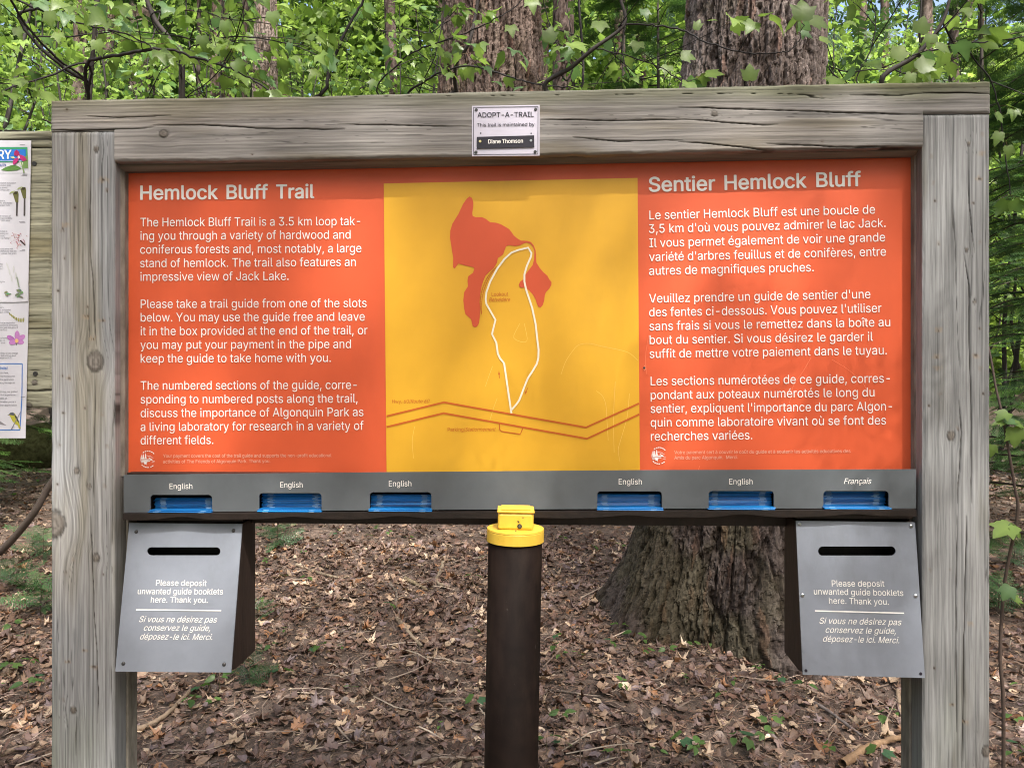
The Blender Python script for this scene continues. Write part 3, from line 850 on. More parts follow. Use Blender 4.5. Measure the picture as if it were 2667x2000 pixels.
# ------------------------------------------------------------------ the guide dispenser under the panel
DB = 0.016
PB = kplane(DB)
ga = crop(300, 1220, 900 / 2212); gb = crop(1500, 1210, 900 / 2212)
slots = [(ga(225, 168), ga(620, 168)), (ga(921, 157), ga(1321, 157)), (ga(1630, 151), ga(2024, 151)), (gb(137, 170), gb(550, 170)), (gb(850, 168), gb(1267, 168)), (gb(1584, 168), gb(2002, 168))]
def barbot(x): return 1334.5 + (1323.5 - 1334.5) * (x - 322) / (2387 - 322) - (3.0 * math.sin(PI * np.clip((x - 322) / 2065, 0, 1)) if True else 0)
out = [(322, 1236.5), (1000, 1229.5), (1700, 1224), (2386, 1222), (2386, barbot(2386))]
for (x0, yt), (x1, _) in slots[::-1]:
    r = 9
    out.append((x1, barbot(x1)))
    for i in range(5):
        a = R(90 * i / 4); out.append((x1 - r + r * math.cos(a), yt + r - r * math.sin(a)))
    for i in range(5):
        a = R(90 + 90 * i / 4); out.append((x0 + r + r * math.cos(a), yt + r - r * math.sin(a)))
    out.append((x0, barbot(x0)))
out.append((322, barbot(322)))
mb = MB(); plate(mb, PB, out[::-1], [], 0.003)
bar = mb.build('slot_panel', grey_m, kiosk)
mb = MB()
for s, c, x0, y0, x1, y1, sh in (('English', ga, 348, 131, 494, 130, 0), ('English', ga, 1057, 122, 1200, 121, 0), ('English', ga, 1752, 114, 1896, 113, 0), ('English', gb, 274, 126, 422, 126, 0), ('English', gb, 981, 125, 1131, 125, 0), ('Français', gb, 1715, 123, 1892, 122, .3)):
    text_on(mb, PB, s, *c(x0, y0), *c(x1, y1), 14.5, 0.0010, BB, sh)
mb.build('slot_lettering', white_p, bar)
zs = K(1300, 1345, 0.02)[2]
uBl, uBr = K(324, 1300, DB)[0], K(2384, 1300, DB)[0]
zsl, zsr = K(330, 1338.5, 0.0)[2], K(2380, 1328, 0.0)[2]
def zshelf(u): return zsl + (zsr - zsl) * (u - uBl) / (uBr - uBl)
# shelf with a lip scooped out under every slot
cen = [(K((a[0] + b[0]) / 2, 1330, 0)[0]) for a, b in slots]
lipx = np.linspace(uBl + .004, uBr - .004, 160)
low = []
for u in lipx:
    g = min(abs(u - c) for c in cen)
    low.append(zshelf(u) - 0.014 + 0.006 * math.exp(-(g / 0.045) ** 2) + 0.0006 * math.sin(u * 40))
mb = MB()
V = [(u, 0.004, zshelf(u)) for u in lipx] + [(u, 0.004, z) for u, z in zip(lipx, low)] + [(u, 0.083, zshelf(u)) for u in lipx] + [(u, 0.083, z) for u, z in zip(lipx, low)]
n = len(lipx)
fs = []
for i in range(n - 1):
    fs += [(i, n + i, n + i + 1, i + 1), (2 * n + i, 2 * n + i + 1, 3 * n + i + 1, 3 * n + i), (i, i + 1, 2 * n + i + 1, 2 * n + i), (n + i, 3 * n + i, 3 * n + i + 1, n + i + 1)]
fs += [(0, 2 * n, 3 * n, n), (n - 1, 2 * n - 1, 4 * n - 1, 3 * n - 1)]
mb.add(V, fs)
shelf = mb.build('shelf', shelf_m, kiosk)
# compartment top and dividers (dark inside)
mb = MB()
mb.box(uBl + .003, uBr - .003, DB + .004, 0.083, zB(0) - .012, zB(0) - .003)
for (a, _), (b, _) in slots:
    pass
for (a, b) in slots:
    ua_, ub_ = K(a[0], 1300, DB)[0], K(b[0], 1300, DB)[0]
    for u in (ua_ - .012, ub_ + .008):
        mb.box(u, u + .004, DB + .0035, 0.083, zshelf(u) + .0003, zB(0) - .0125)
mb.build('compartment', brown_m, kiosk)

# guide booklets, each a thing of its own
names = ['the leftmost slot of the grey panel', 'the second slot from the left', 'the slot just left of the yellow pipe cap', 'the slot just right of the yellow pipe cap', 'the second slot from the right', 'the rightmost slot, marked in italics']
rb = random.Random(3)
bmesh_cache = {}
for k, (a, b) in enumerate(slots):
    uc = K((a[0] + b[0]) / 2, 1330, DB)[0]
    wd = K(b[0], 1330, DB)[0] - K(a[0], 1330, DB)[0] + 0.003
    nb = (11, 14, 13, 12, 14, 13)[k]
    th = 0.0026
    z = zshelf(uc) + 0.0004
    for j in range(nb):
        key = (round(wd, 3), j % 3)
        if key not in bmesh_cache:
            mb = MB(); w2 = wd / 2
            mb.prism([(-w2, .0016, 0), (-w2, 0.0003, th * .25), (-w2, 0, th * .5), (-w2, 0.0003, th * .75), (-w2, .0016, th * .97), (-w2, .05, th * .97), (-w2, .05, 0)], (wd, 0, 0), 0)
            for sx in (-.36, .36):
                jx = sx * wd + (j % 3 - 1) * .0016
                mb.box(jx - .0062, jx + .0062, -0.0005, .0012, th * .22, th * .62, 1)
            bmesh_cache[key] = mb.mesh('booklet')
            bmesh_cache[key].materials.append(bk_m); bmesh_cache[key].materials.append(bkw_m)
        dd = (0.0075 if j == 0 else 0.0125 if j == 1 else 0.036) + rb.uniform(-.0012, .0012)
        wob = rb.uniform(-.0022, .0022)
        o = link('booklet', bmesh_cache[key], None)
        o.location = to_world((uc + wob, dd, z + j * th)); o.rotation_euler = (0, 0, KROT + rb.uniform(-.012, .012))
        tag(o, 'blue guide booklet in ' + names[k], 'booklet', 'blue guide booklets stacked in the slots')

# ------------------------------------------------------------------ plaque on the beam
pc = crop(1200, 260, 240 / 2212)
PP = kplane(-0.0030)
base = K(*pc(1082, 1358), -0.003)
plq, off = kthing('plaque', 'small white plaque screwed to the middle of the timber beam, naming who keeps the trail', 'plaque', base)
P_ = kplane(-0.0045)
mb = MB(); poly_on(mb, P_, [pc(*q) for q in [(268, 150), (1895, 128), (1893, 1345), (270, 1358)]], 0, thick=0.0024)
mb.build('plate', plaque_m, plq, off)
mb = MB()
q4 = [(308, 188), (1856, 168), (1852, 1306), (310, 1320)]
for i in range(4): ribbon(mb, P_, [pc(*q4[i]), pc(*q4[(i + 1) % 4])], 0.0012, 0.0008)
text_on(mb, P_, 'ADOPT-A-TRAIL', *pc(403, 430), *pc(1752, 412), 12.8, 0.0008, .012)
text_on(mb, P_, 'This trail is maintained by', *pc(388, 652), *pc(1770, 635), 9.0, 0.0008, .008)
mb.build('lettering', black_p, plq, off)
mb = MB()
stp = [(385, 895), (1762, 858), (1765, 1135), (385, 1172)]
poly_on(mb, P_, [pc(*q) for q in stp], 0.0026, thick=0.0016)
ns = mb.build('name_strip', black_p, plq, off)
mb = MB(); text_on(mb, P_, 'Diane Thomson', *pc(662, 1055), *pc(1493, 1035), 10.3, 0.0034, .016); mb.build('lettering', white_p, ns)
for x, y in ((465, 1003), (1685, 985)):
    mb = MB(); mb.cyl(P_(*pc(x, y), 0.0026), (0, -1, 0), .0031, .0024, .0012, 14); mb.build('rivet', brass_m if x < 900 else steel_m, ns)
for x, y in ((372, 250), (1798, 235), (365, 1262), (1787, 1255)):
    mb = MB(); mb.cyl(P_(*pc(x, y), 0.0), (0, -1, 0), .0036, .0028, .0022, 14); mb.build('screw', dark_m, plq, off)
mb = MB()
for x, y in ((480, 808), (1690, 812)): mb.cyl(P_(*pc(x, y), 0.0003), (0, -1, 0), .0016, .0016, .0004, 10)
mb.build('screw_hole', black_p, plq, off)

# ------------------------------------------------------------------ deposit boxes
def deposit_box(cr, quad, dTop, dBot, slot, lines, rule, screws, holes, side, label, smat, cap):
    TL, TRr, BRr, BLl = [cr(*q) for q in quad]
    A = K(*TL, dTop); B = K(*BLl, dBot); C = K(*TRr, dTop)
    pl = plane3(A, C, B)
    back = side['back']
    P = {k: pl(*v) for k, v in dict(tl=TL, tr=TRr, br=BRr, bl=BLl).items()}
    base = (P['bl'] + P['br']) / 2
    t, off = kthing('deposit_box', label, 'box', base, 'grey deposit boxes under the sign')
    mb = MB()
    (sx0, sy0), (sx1, sy1) = cr(*slot[:2]), cr(*slot[2:])
    plate(mb, pl, [TL, BLl, BRr, TRr], [rounded(sx0, sy0, sx1, sy1, (sy1 - sy0) / 2 - .01)], 0.003)
    pt = mb.build('front_plate', greyb_m, t, off)
    mb = MB()
    for s, x0, y0, x1, y1, sh in lines: text_on(mb, pl, s, *cr(x0, y0), *cr(x1, y1), cap, 0.0010, BB, sh)
    ribbon(mb, pl, [cr(*rule[:2]), cr(*rule[2:])], 0.0027, 0.0010)
    mb.build('lettering', white_p, pt)
    for x, y in screws:
        mb = MB(); q = pl(*cr(x, y)); mb.cyl(q, pl.n, .0042, .0036, .0016, 16); mb.cyl(np.asarray(q) + pl.n * .0016, pl.n, .0036, .0020, .0010, 16)
        mb.build('screw', smat, pt)
    if holes:
        mb = MB()
        for x, y in holes: mb.cyl(pl(*cr(x, y), 0.0003), pl.n, .0032, .0032, .0004, 14)
        mb.build('screw_hole', black_p, pt)
    # wooden body behind the plate: two shaped sides, back, bottom, top
    zt_, zb_ = P['tl'][2], P['bl'][2]
    zcut = side['zcut']
    def sidepanel(u0, u1, mat_):
        w = u1 - u0
        f0 = P['tl']; f1 = P['bl']
        pts = [(u0, f0[1] + .0035, zt_ - .001), (u0, back, zt_ + .004), (u0, back, zcut), (u0, f1[1] + .03, zb_ - .004), (u0, f1[1] + .0035, zb_ + .004)]
        m2 = MB(); m2.prism(pts, (w, 0, 0)); m2.build('side_panel', mat_, t, off, bevel=.0015)
    l = max(P['tl'][0], P['bl'][0]) + .002; r_ = min(P['tr'][0], P['br'][0]) - .002
    sidepanel(l, l + .014, brown_m); sidepanel(r_ - .014, r_, brown_m)
    MB().box(l + .0145, r_ - .0145, back - .012, back - .001, zcut + .002, zt_ + .003).build('back_panel', brown_m, t, off)
    m2 = MB(); m2.prism([(l + .0145, back - .0125, zcut + .003), (l + .0145, P['bl'][1] + .03, zb_ - .002), (l + .0145, P['bl'][1] + .008, zb_ + .006), (l + .0145, back - .0125, zcut + .014)], (r_ - l - .029, 0, 0)); m2.build('bottom_panel', brown_m, t, off)
    MB().box(l - .001, r_ + .001, P['tl'][1] + .006, back, zt_ + .0045, zt_ + .0125).build('top_panel', brown_m, t, off)
    return t
cl_ = crop(300, 1340, 400 / 1580); cr_ = crop(2020, 1340, 400 / 1508)
deposit_box(cl_, [(145, 85), (1308, 95), (1192, 1622), (0, 1612)], 0.028, -0.032, (328, 335, 1082, 418),
            [('Please deposit', 418, 730, 938, 733, 0), ('unwanted guide booklets', 230, 816, 1107, 820, 0), ('here. Thank you.', 365, 903, 950, 907, 0), ('Si vous ne désirez pas', 245, 1103, 1047, 1108, .3), ('conservez le guide,', 293, 1191, 977, 1195, .3), ('déposez-le ici. Merci.', 255, 1281, 998, 1287, .3)],
            (215, 978, 1090, 985), [(217, 175), (1217, 163), (84, 1530), (1120, 1538)], [],
            dict(back=0.108, zcut=K(*cl_(1447, 1395), 0.108)[2]), 'grey deposit box with dark screws hanging inside the left post of the sign', dark_m, 15.2)
deposit_box(cr_, [(200, 60), (1370, 75), (1467, 1602), (268, 1570)], 0.020, -0.021, (418, 312, 1180, 402),
            [('Please deposit', 553, 703, 1070, 706, 0), ('unwanted guide booklets', 377, 782, 1255, 797, 0), ('here. Thank you.', 525, 872, 1112, 884, 0), ('Si vous ne désirez pas', 432, 1068, 1238, 1084, .3), ('conservez le guide,', 492, 1157, 1182, 1170, .3), ('déposez-le ici. Merci.', 467, 1245, 1215, 1261, .3)],
            (387, 943, 1262, 966), [(233, 92), (1328, 112), (264, 790), (1373, 797)], [(298, 1530), (1425, 1560)],
            dict(back=0.098, zcut=K(*cr_(88, 1345), 0.098)[2]), 'grey deposit box with shiny steel screws hanging inside the right post of the sign', steel_m, 15.8)

# ------------------------------------------------------------------ payment pipe
PZ = 1.46
pr = 70 / F * PZ
ptop = CAMZ - (1409 - CY) / F * PZ                      # lower edge of the yellow collar
pipe = thing('payment_pipe', 'dark brown steel pipe with a yellow cap standing before the sign', 'pipe', (-0.0150, PZ, 0))
pipe.rotation_euler = (0, 0.0184, 0)
zc = ptop + 0.002
MB().lathe([(pr, -0.15), (pr, zc + .005)], 64).build('pipe_tube', pipe_m, pipe, sm=False)
for p in bpy.data.objects['pipe_tube'].data.polygons: p.use_smooth = len(p.vertices) == 4
cr0 = 74.5 / F * PZ
hcol = 0.0265
MB().lathe([(pr + .0006, zc), (cr0, zc), (cr0, zc + hcol * .78), (cr0 - .0004, zc + hcol * .80), (cr0 - .0012, zc + hcol * .82), (cr0 - .0004, zc + hcol * .84), (cr0, zc + hcol * .86), (cr0 - .0006, zc + hcol * .97), (cr0 - .003, zc + hcol), (0.002, zc + hcol + .001)], 72).build('collar', yel_m, pipe)
nw = 46.5 / F * PZ * .985
z0 = zc + hcol + .0008
nk = MB()
nk.box(-nw, nw, -.030, .030, z0, z0 + .0335)
nkb = nk.build('neck', yel_m, pipe, bevel=.005)
MB().box(-nw - .0015, nw + .0015, -.032, .032, z0 + .034, z0 + .0382).build('neck_rim', yel_m, pipe, bevel=.0015)
MB().box(-.030, .030, -.024, .024, z0 + .0386, z0 + .0412).build('lid', yel_m, pipe, bevel=.001)
mb = MB(); mb.cyl((.008, -.030, z0 + .0075), (0, -1, 0), .005, .0045, .0015, 18); b_ = mb.build('bolt', dark_m, pipe)
mb = MB(); mb.cyl((.008, -.0315, z0 + .0075), (0, -1, 0), .0028, .0022, .0014, 12); mb.build('bolt_head', steel_m, b_)
mb = MB(); mb.box(-.0012, .0018, -.040, -.036, z0 - .0005, z0 + .0006); mb.build('notch', dark_m, pipe)
mb = MB(); mb.cyl((.0145, -.030, z0 + .025), (0, -1, 0), .0014, .0012, .0006, 8); mb.build('pin', dark_m, pipe)

# ------------------------------------------------------------------ notice board on the left
DN = 0.020
nb0 = K(-560, 700, DN)[0]; nb1 = K(133.5, 700, DN)[0]
zn0, znm, zn1 = K(66, 1062, DN)[2], K(66, 384, DN)[2], K(66, 341, DN)[2]
board, noff = kthing('notice_board', 'greenish wooden notice board beside the left post of the trail sign', 'notice board', ((nb0 + nb1) / 2, DN, 0))
cn = crop(0, 340, 200 / 405)
def kn2(x, y, r): q = K(*cn(x, y), DN); return (q[0], q[2], r)
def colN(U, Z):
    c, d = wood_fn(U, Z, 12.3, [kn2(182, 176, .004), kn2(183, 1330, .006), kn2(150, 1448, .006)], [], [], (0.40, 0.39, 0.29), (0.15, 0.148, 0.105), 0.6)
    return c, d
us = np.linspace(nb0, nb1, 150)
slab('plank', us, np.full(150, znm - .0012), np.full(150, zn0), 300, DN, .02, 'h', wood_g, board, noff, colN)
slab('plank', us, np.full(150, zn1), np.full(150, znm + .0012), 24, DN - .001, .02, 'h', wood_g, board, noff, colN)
MB().box(nb0 - .02, nb0 + .12, DN + .021, DN + .11, -.12, zn1 + .05).build('post', trim_mat, board, noff, bevel=.003)
MB().box(nb1 - .16, nb1 - .06, DN + .021, DN + .06, zn0 + .02, zn1 - .02).build('batten', trim_mat, board, noff)
for x, y in ((187, 1283), (182, 176)):
    mb = MB(); q = K(*cn(x, y), DN); mb.cyl(q, (0, -1, 0), .0055, .005, .0018, 16); mb.build('screw', dark_m, board, noff)

cp7 = crop(0, 360, 110 / 456); cp8 = crop(0, 760, 110 / 456)
def art(mb, pl, c, pts, col, off=.0008): poly_on(mb, pl, [c(*q) for q in pts], off, 0, col)
def blobby(c, cx, cy, rx, ry, n=18, rot=0):
    return [(cx + rx * math.cos(t) * math.cos(rot) - ry * math.sin(t) * math.sin(rot), cy + rx * math.cos(t) * math.sin(rot) + ry * math.sin(t) * math.cos(rot)) for t in np.linspace(0, 2 * PI, n, endpoint=False)]
# lower sheet first (it lies under the upper one and hangs below the board)
Pl = kplane(DN - .0028)
base = Pl(30, 1141)
low_, o1 = kthing('poster', 'lower white poster sheet with pink flower and yellow bird on the notice board', 'poster', base, 'poster sheets on the notice board')
def sheet(name, pl, pts, parent, loc):
    mb = MB(); poly_on(mb, pl, pts, 0, thick=.0006); return mb.build(name, paper_m, parent, loc)
sh = sheet('sheet', Pl, [(-330, 740), (75, 742), (74.5, 800), (66.3, 1141), (-330, 1141)], low_, o1)
mb = MB()
for s, x0, x1, y in (("uin's", 0, 38, 178), ('s, and stories!', 0, 118, 204), ('quin Visitor', 0, 98, 229), ('read an exploration', 0, 160, 344), ('ident birds. Binoculars', 0, 190, 369), ('ided walk lasts about 2', 0, 193, 394), ('km 30.6).', 6, 78, 419), ('t of some', 0, 82, 508), ('our, as', 0, 55, 534), ('about', 10, 55, 559), ('nd take a walk amongst', 0, 195, 672), ('Walk will last about', 8, 172, 698), ('ail (at km 39.7)', 0, 122, 722), ('uin Park,', 0, 92, 884), ('ntering grounds', 0, 163, 920), ("the park's rich", 0, 148, 955), ('sing through on', 0, 158, 991), ('orning, our guided', 0, 187, 1086), ('of all experience', 0, 166, 1121), ('ears of', 0, 76, 1158), ("Whether you're a", 0, 168, 1196), ('ater appreciation', 0, 180, 1232)):
    text_on(mb, Pl, s, *cp8(x0, y), *cp8(x1, y - .5), 4.2, .0006)
mb.build('lettering', grey_p, sh)
mb = MB(); text_on(mb, Pl, 'irds!', *cp8(0, 838), *cp8(80, 838), 7.0, .0006, .012)
ribbon(mb, Pl, [cp8(-900, 776), cp8(240, 776)], .0018, .0006); ribbon(mb, Pl, [cp8(240, 776), cp8(236, 1140), cp8(215, 1490)], .0018, .0006); ribbon(mb, Pl, [cp8(-900, 1490), cp8(215, 1490)], .0018, .0006)
mb.build('blue_frame', blue_p, sh)
mb = MB()
pk = (0.50, 0.22, 0.50)
for rot, l, cx, cy in ((-2.55, 52, 120, 505), (-1.57, 55, 185, 475), (-.6, 50, 228, 498), (.2, 45, 215, 540), (2.95, 45, 140, 545)):
    art(mb, Pl, cp8, blobby(cp8, cx, cy, l, 27, 16, rot), pk if rot > -2 else (.42, .16, .44), .0006 + .0001 * abs(rot))
art(mb, Pl, cp8, blobby(cp8, 180, 530, 20, 22), (.75, .5, .2), .0014)
art(mb, Pl, cp8, [(176, 555), (184, 555), (183, 580), (177, 580)], (.1, .1, .05), .0006)
for i in range(9):
    t = i / 8; x, y = 105 + 150 * t, 240 + 75 * math.sin(t * 1.9) * .9
    art(mb, Pl, cp8, blobby(cp8, x, y, 7, 18 + 8 * t, 10, -.4 + .5 * t), (.38, .36, .10) if i % 2 else (.24, .26, .08), .0006 + .0001 * (i % 2))
# small bird on a twig
art(mb, Pl, cp8, [(95, 1325), (110, 1305), (135, 1300), (160, 1312), (180, 1345), (195, 1390), (212, 1430), (225, 1475), (205, 1478), (190, 1440), (160, 1425), (130, 1390), (112, 1350)], (.45, .42, .05), .0006)
art(mb, Pl, cp8, [(95, 1325), (110, 1305), (135, 1300), (160, 1312), (150, 1335), (120, 1330)], (.10, .11, .13), .0008)
art(mb, Pl, cp8, [(150, 1318), (180, 1345), (205, 1400), (210, 1420), (185, 1395), (160, 1350)], (.07, .08, .05), .0008)
art(mb, Pl, cp8, [(78, 1328), (98, 1322), (98, 1332)], (.08, .08, .1), .0008)
art(mb, Pl, cp8, [(225, 1295), (218, 1297), (115, 1488), (125, 1490)], (.22, .21, .26), .0011)
art(mb, Pl, cp8, [(-60, 1380), (0, 1395), (70, 1442), (0, 1430), (-60, 1440)], (.25, .23, .25), .0006)
mb.build('pictures', art_p, sh, colors=True)
Pu = kplane(DN - .0048)
base = Pu(30, 786)
up_, o2 = kthing('poster', 'upper white poster sheet with blue green banner and crimson flower', 'poster', base, 'poster sheets on the notice board')
sh = sheet('sheet', Pu, [(-330, 364), (81, 366.5), (77, 600), (72.5, 785.5), (40, 787), (-330, 786)], up_, o2)
mb = MB(); art(mb, Pu, cp7, [(-900, 97), (296, 97), (300, 262), (-900, 262)], (1, 1, 1), .0006); bn = mb.build('banner', green_p, sh)
mb = MB(); art(mb, Pu, cp7, [(-900, 122), (276, 122), (279, 252), (-900, 252)], (1, 1, 1), .0010); mb.build('banner_field', blue_p, sh)
mb = MB(); text_on(mb, Pu, 'RY', *cp7(-18, 225), *cp7(122, 223), 22.5, .0016, .018)
ribbon(mb, Pu, [cp7(-900, 244), cp7(276, 244)], .0006, .0013); mb.build('banner_lettering', white_p, sh)
mb = MB(); text_on(mb, Pu, 'uin', *cp7(2, 306), *cp7(62, 306), 8.5, .0006, .012); mb.build('title_lettering', navy_p, sh)
mb = MB()
for s, x0, x1, y in (('lead an exploration', 4, 170, 493), ('resident birds.', 0, 120, 518), ('ly allowed.', 0, 82, 543), ('at New Lake', 4, 100, 568), ("quin's", 0, 52, 684), ('ns, and stories!', 0, 132, 708), ('onquin Visitor', 0, 110, 733), ('e wonders of', 0, 114, 849), ('rings wonderful', 0, 132, 873), ('Trail is about', 6, 110, 897), ('ey lead an', 0, 78, 1013), ('oratory and', 0, 88, 1038), ('room,', 4, 50, 1064), ('Trail Parking', 4, 98, 1089), ('s and take a walk', 0, 140, 1203), ('wildflowers! Walk will', 0, 178, 1228), ('Lookout Trail (at km', 8, 178, 1253), ('they', 0, 30, 1368), ("on's", 0, 26, 1393), ('ours 2', 0, 34, 1418), ('ng the', 0, 50, 1558)):
    text_on(mb, Pu, s, *cp7(x0, y), *cp7(x1, y + .5), 4.2, .0006)
ribbon(mb, Pu, [cp7(0, 380), cp7(290, 380)], .0004, .0006)
for x0, x1, y in ((240, 290, 395), (232, 292, 406), (205, 272, 903), (215, 275, 916), (235, 272, 1206), (212, 272, 1219)): ribbon(mb, Pu, [cp7(x0, y), cp7(x1, y)], .0007, .0006)
mb.build('lettering', grey_p, sh)
mb = MB()
art(mb, Pu, cp7, [(10, 345), (60, 315), (130, 292), (190, 300), (235, 330), (180, 350), (80, 357)], (.10, .22, .05), .0008)
art(mb, Pu, cp7, [(255, 200), (300, 190), (303, 325), (250, 322), (240, 290)], (.16, .27, .08), .0012)
art(mb, Pu, cp7, [(205, 255), (250, 262), (245, 310), (225, 300)], (.6, .65, .5), .0013)
art(mb, Pu, cp7, [(222, 250), (236, 260), (268, 375), (252, 378)], (.2, .3, .12), .0014)
cr3 = (.45, .03, .16)
art(mb, Pu, cp7, [(205, 205), (150, 185), (155, 145), (180, 125), (205, 150), (215, 185)], (.32, .02, .10), .0020)
art(mb, Pu, cp7, [(205, 205), (220, 180), (260, 195), (290, 235), (250, 252), (225, 235)], cr3, .0021)
art(mb, Pu, cp7, [(205, 205), (200, 240), (170, 275), (140, 290), (138, 250), (160, 222)], cr3, .0022)
art(mb, Pu, cp7, [(108, 205), (145, 195), (165, 220), (135, 222)], (.55, .58, .3), .0023)
art(mb, Pu, cp7, blobby(cp7, 203, 207, 13, 17), (.7, .55, .6), .0025)
for x, s in ((180, 1.0), (262, -1.0)):
    y0 = 575 if x == 180 else 530
    art(mb, Pu, cp7, [(x - 42, y0 + 25), (x - 20, y0), (x + 12, y0), (x + 20, y0 + 30), (x + 18, y0 + 120), (x + 4, y0 + 130), (x - 12, y0 + 120)], (.13, .13, .04), .0006)
    art(mb, Pu, cp7, [(x - 20, y0 + 5), (x + 12, y0 + 4), (x + 2, y0 + 30), (x - 30, y0 + 30)], (.05, .04, .02), .0008)
    art(mb, Pu, cp7, [(x - 6, y0 + 118), (x + 12, y0 + 118), (x + 10, 840), (x - 8, 840)], (.07, .06, .06), .0009)
    art(mb, Pu, cp7, [(x - 85, y0 + 30), (x - 60, y0 + 4), (x - 15, y0 - 8), (x - 40, y0 + 12)], (.33, .40, .16), .0010)
rr = random.Random(9)
for i in range(46):
    a = rr.uniform(0, 2 * PI); l = rr.uniform(14, 42); cx, cy = 205 + rr.gauss(0, 30), 1085 + rr.gauss(0, 34)
    art(mb, Pu, cp7, [(cx, cy), (cx + l * math.cos(a) + 4, cy + l * math.sin(a)), (cx + l * math.cos(a) - 4, cy + l * math.sin(a) + 5)], (.45 + rr.uniform(-.12, .1), .05 + rr.uniform(0, .12), .10), .0007 + .00001 * i)
art(mb, Pu, cp7, [(210, 1105), (225, 1100), (278, 1155), (270, 1163)], (.05, .03, .03), .0014)
for i in range(6):
    cx, cy = 80 + i * 22, 1380 + (i % 3) * 55 + i * 12
    art(mb, Pu, cp7, blobby(cp7, cx, cy, 9, 38, 12, -.3 + .1 * i), (.55, .56, .55), .0006 + .0001 * i)
art(mb, Pu, cp7, [(175, 1500), (188, 1498), (212, 1610), (200, 1612)], (.25, .3, .22), .0014)
for i in range(16):
    cx, cy = 60 + rr.uniform(0, 205), 1600 + rr.uniform(0, 115)
    if cy < 1640 and cx < 180: continue
    art(mb, Pu, cp7, blobby(cp7, cx, cy, rr.uniform(12, 30), rr.uniform(6, 13), 9, rr.uniform(-.8, .5)), (.13 + rr.uniform(-.05, .1), .22 + rr.uniform(-.1, .12), .12), .0014 + .00004 * i)
mb.build('pictures', art_p, sh, colors=True)
mb = MB(); ribbon(mb, Pu, [cp7(213, 66), cp7(215, 72), cp7(270, 70), cp7(272, 64)], .0009, .0014); mb.build('staple', dark_m, up_, o2)
mb = MB(); ribbon(mb, Pl, [cp8(225, 1133), cp8(232, 1139), cp8(270, 1134), cp8(272, 1129)], .0009, .0014); mb.build('staple', dark_m, low_, o1)

bpy.data.objects.remove(_to); bpy.data.curves.remove(_tc)
#PART2
# ================================================================== THE WOOD BEHIND
def gz(x, y):
    x, y = np.asarray(x, float), np.asarray(y, float)
    base = 0.06 * np.clip(y - 1.5, 0, 9) + 0.10 * np.clip(y - 10.5, 0, 40)
    return base + 0.035 * fbm(x * 0.55, y * 0.55, 3.0, o=3) * sstep(1.2, 2.6, y) + 0.012 * vn(x * 3.1, y * 3.1)

def ground_at(px, py):                      # where a photo pixel meets the ground
    r = ray(px, py); lo, hi = 1.2, 40.0
    for _ in range(50):
        m = (lo + hi) / 2
        if CAMZ + r[2] * m > gz(r[0] * m, m): lo = m
        else: hi = m
    return Vector((r[0] * lo, lo, float(gz(r[0] * lo, lo))))

# ---- ground sheet: fine in view, coarse to the horizon
xs = np.concatenate([np.linspace(-60, -9, 16)[:-1], np.linspace(-9, 9, 280), np.linspace(9, 60, 16)[1:]])
ys = np.concatenate([np.linspace(-30, 1.0, 16)[:-1], np.linspace(1.0, 9, 260), np.linspace(9, 90, 50)[1:]])
X, Y = np.meshgrid(xs, ys, indexing='ij')
Zg = gz(X, Y) + 0.008 * fbm(X * 9, Y * 9, 1.0, o=3)
V = np.stack([X, Y, Zg], -1).reshape(-1, 3)
idx = np.arange(X.size).reshape(X.shape)
q = np.stack([idx[:-1, :-1], idx[1:, :-1], idx[1:, 1:], idx[:-1, 1:]], -1).reshape(-1, 4)
m = mesh_np('forest_floor', V, q.ravel(), np.arange(len(q)) * 4, np.full(len(q), 4)); smooth(m)
tag(link('forest_floor', m, soil_m), kind='structure')

# ------------------------------------------------------------------ instanced leaves merged into one mesh
def tile(name, T, faces, M, P, C, material, parent=None, kindcol=None, sm=False):
    """T (n,3) template, M (N,3,3) orientation*scale, P (N,3) positions, C (N,3) colours"""
    N, n = len(P), len(T)
    V = np.einsum('nij,kj->nki', M, T) + P[:, None, :]
    fl = np.concatenate([np.array(f) for f in faces]); tot = np.array([len(f) for f in faces])
    lp = (fl[None, :] + (np.arange(N) * n)[:, None]).ravel()
    tt = np.tile(tot, N); st = np.concatenate([[0], np.cumsum(tt)[:-1]])
    m = mesh_np(name, V.reshape(-1, 3), lp, st, tt)
    Cc = np.repeat(C[:, None, :], n, 1)
    if kindcol is not None: Cc = Cc * kindcol[None, :, None]
    set_col(m, Cc.reshape(-1, 3))
    if sm: smooth(m)
    if material is None: return m
    return link(name, m, material, parent)

def frames(tip, nrm, size):
    """columns: x across, y along to the tip, z normal; arrays (N,3), size (N,)"""
    y = tip / np.linalg.norm(tip, axis=1, keepdims=True)
    z = nrm - (nrm * y).sum(1, keepdims=True) * y
    z = z / (np.linalg.norm(z, axis=1, keepdims=True) + 1e-9)
    x = np.cross(y, z)
    return np.stack([x, y, z], -1) * size[:, None, None]

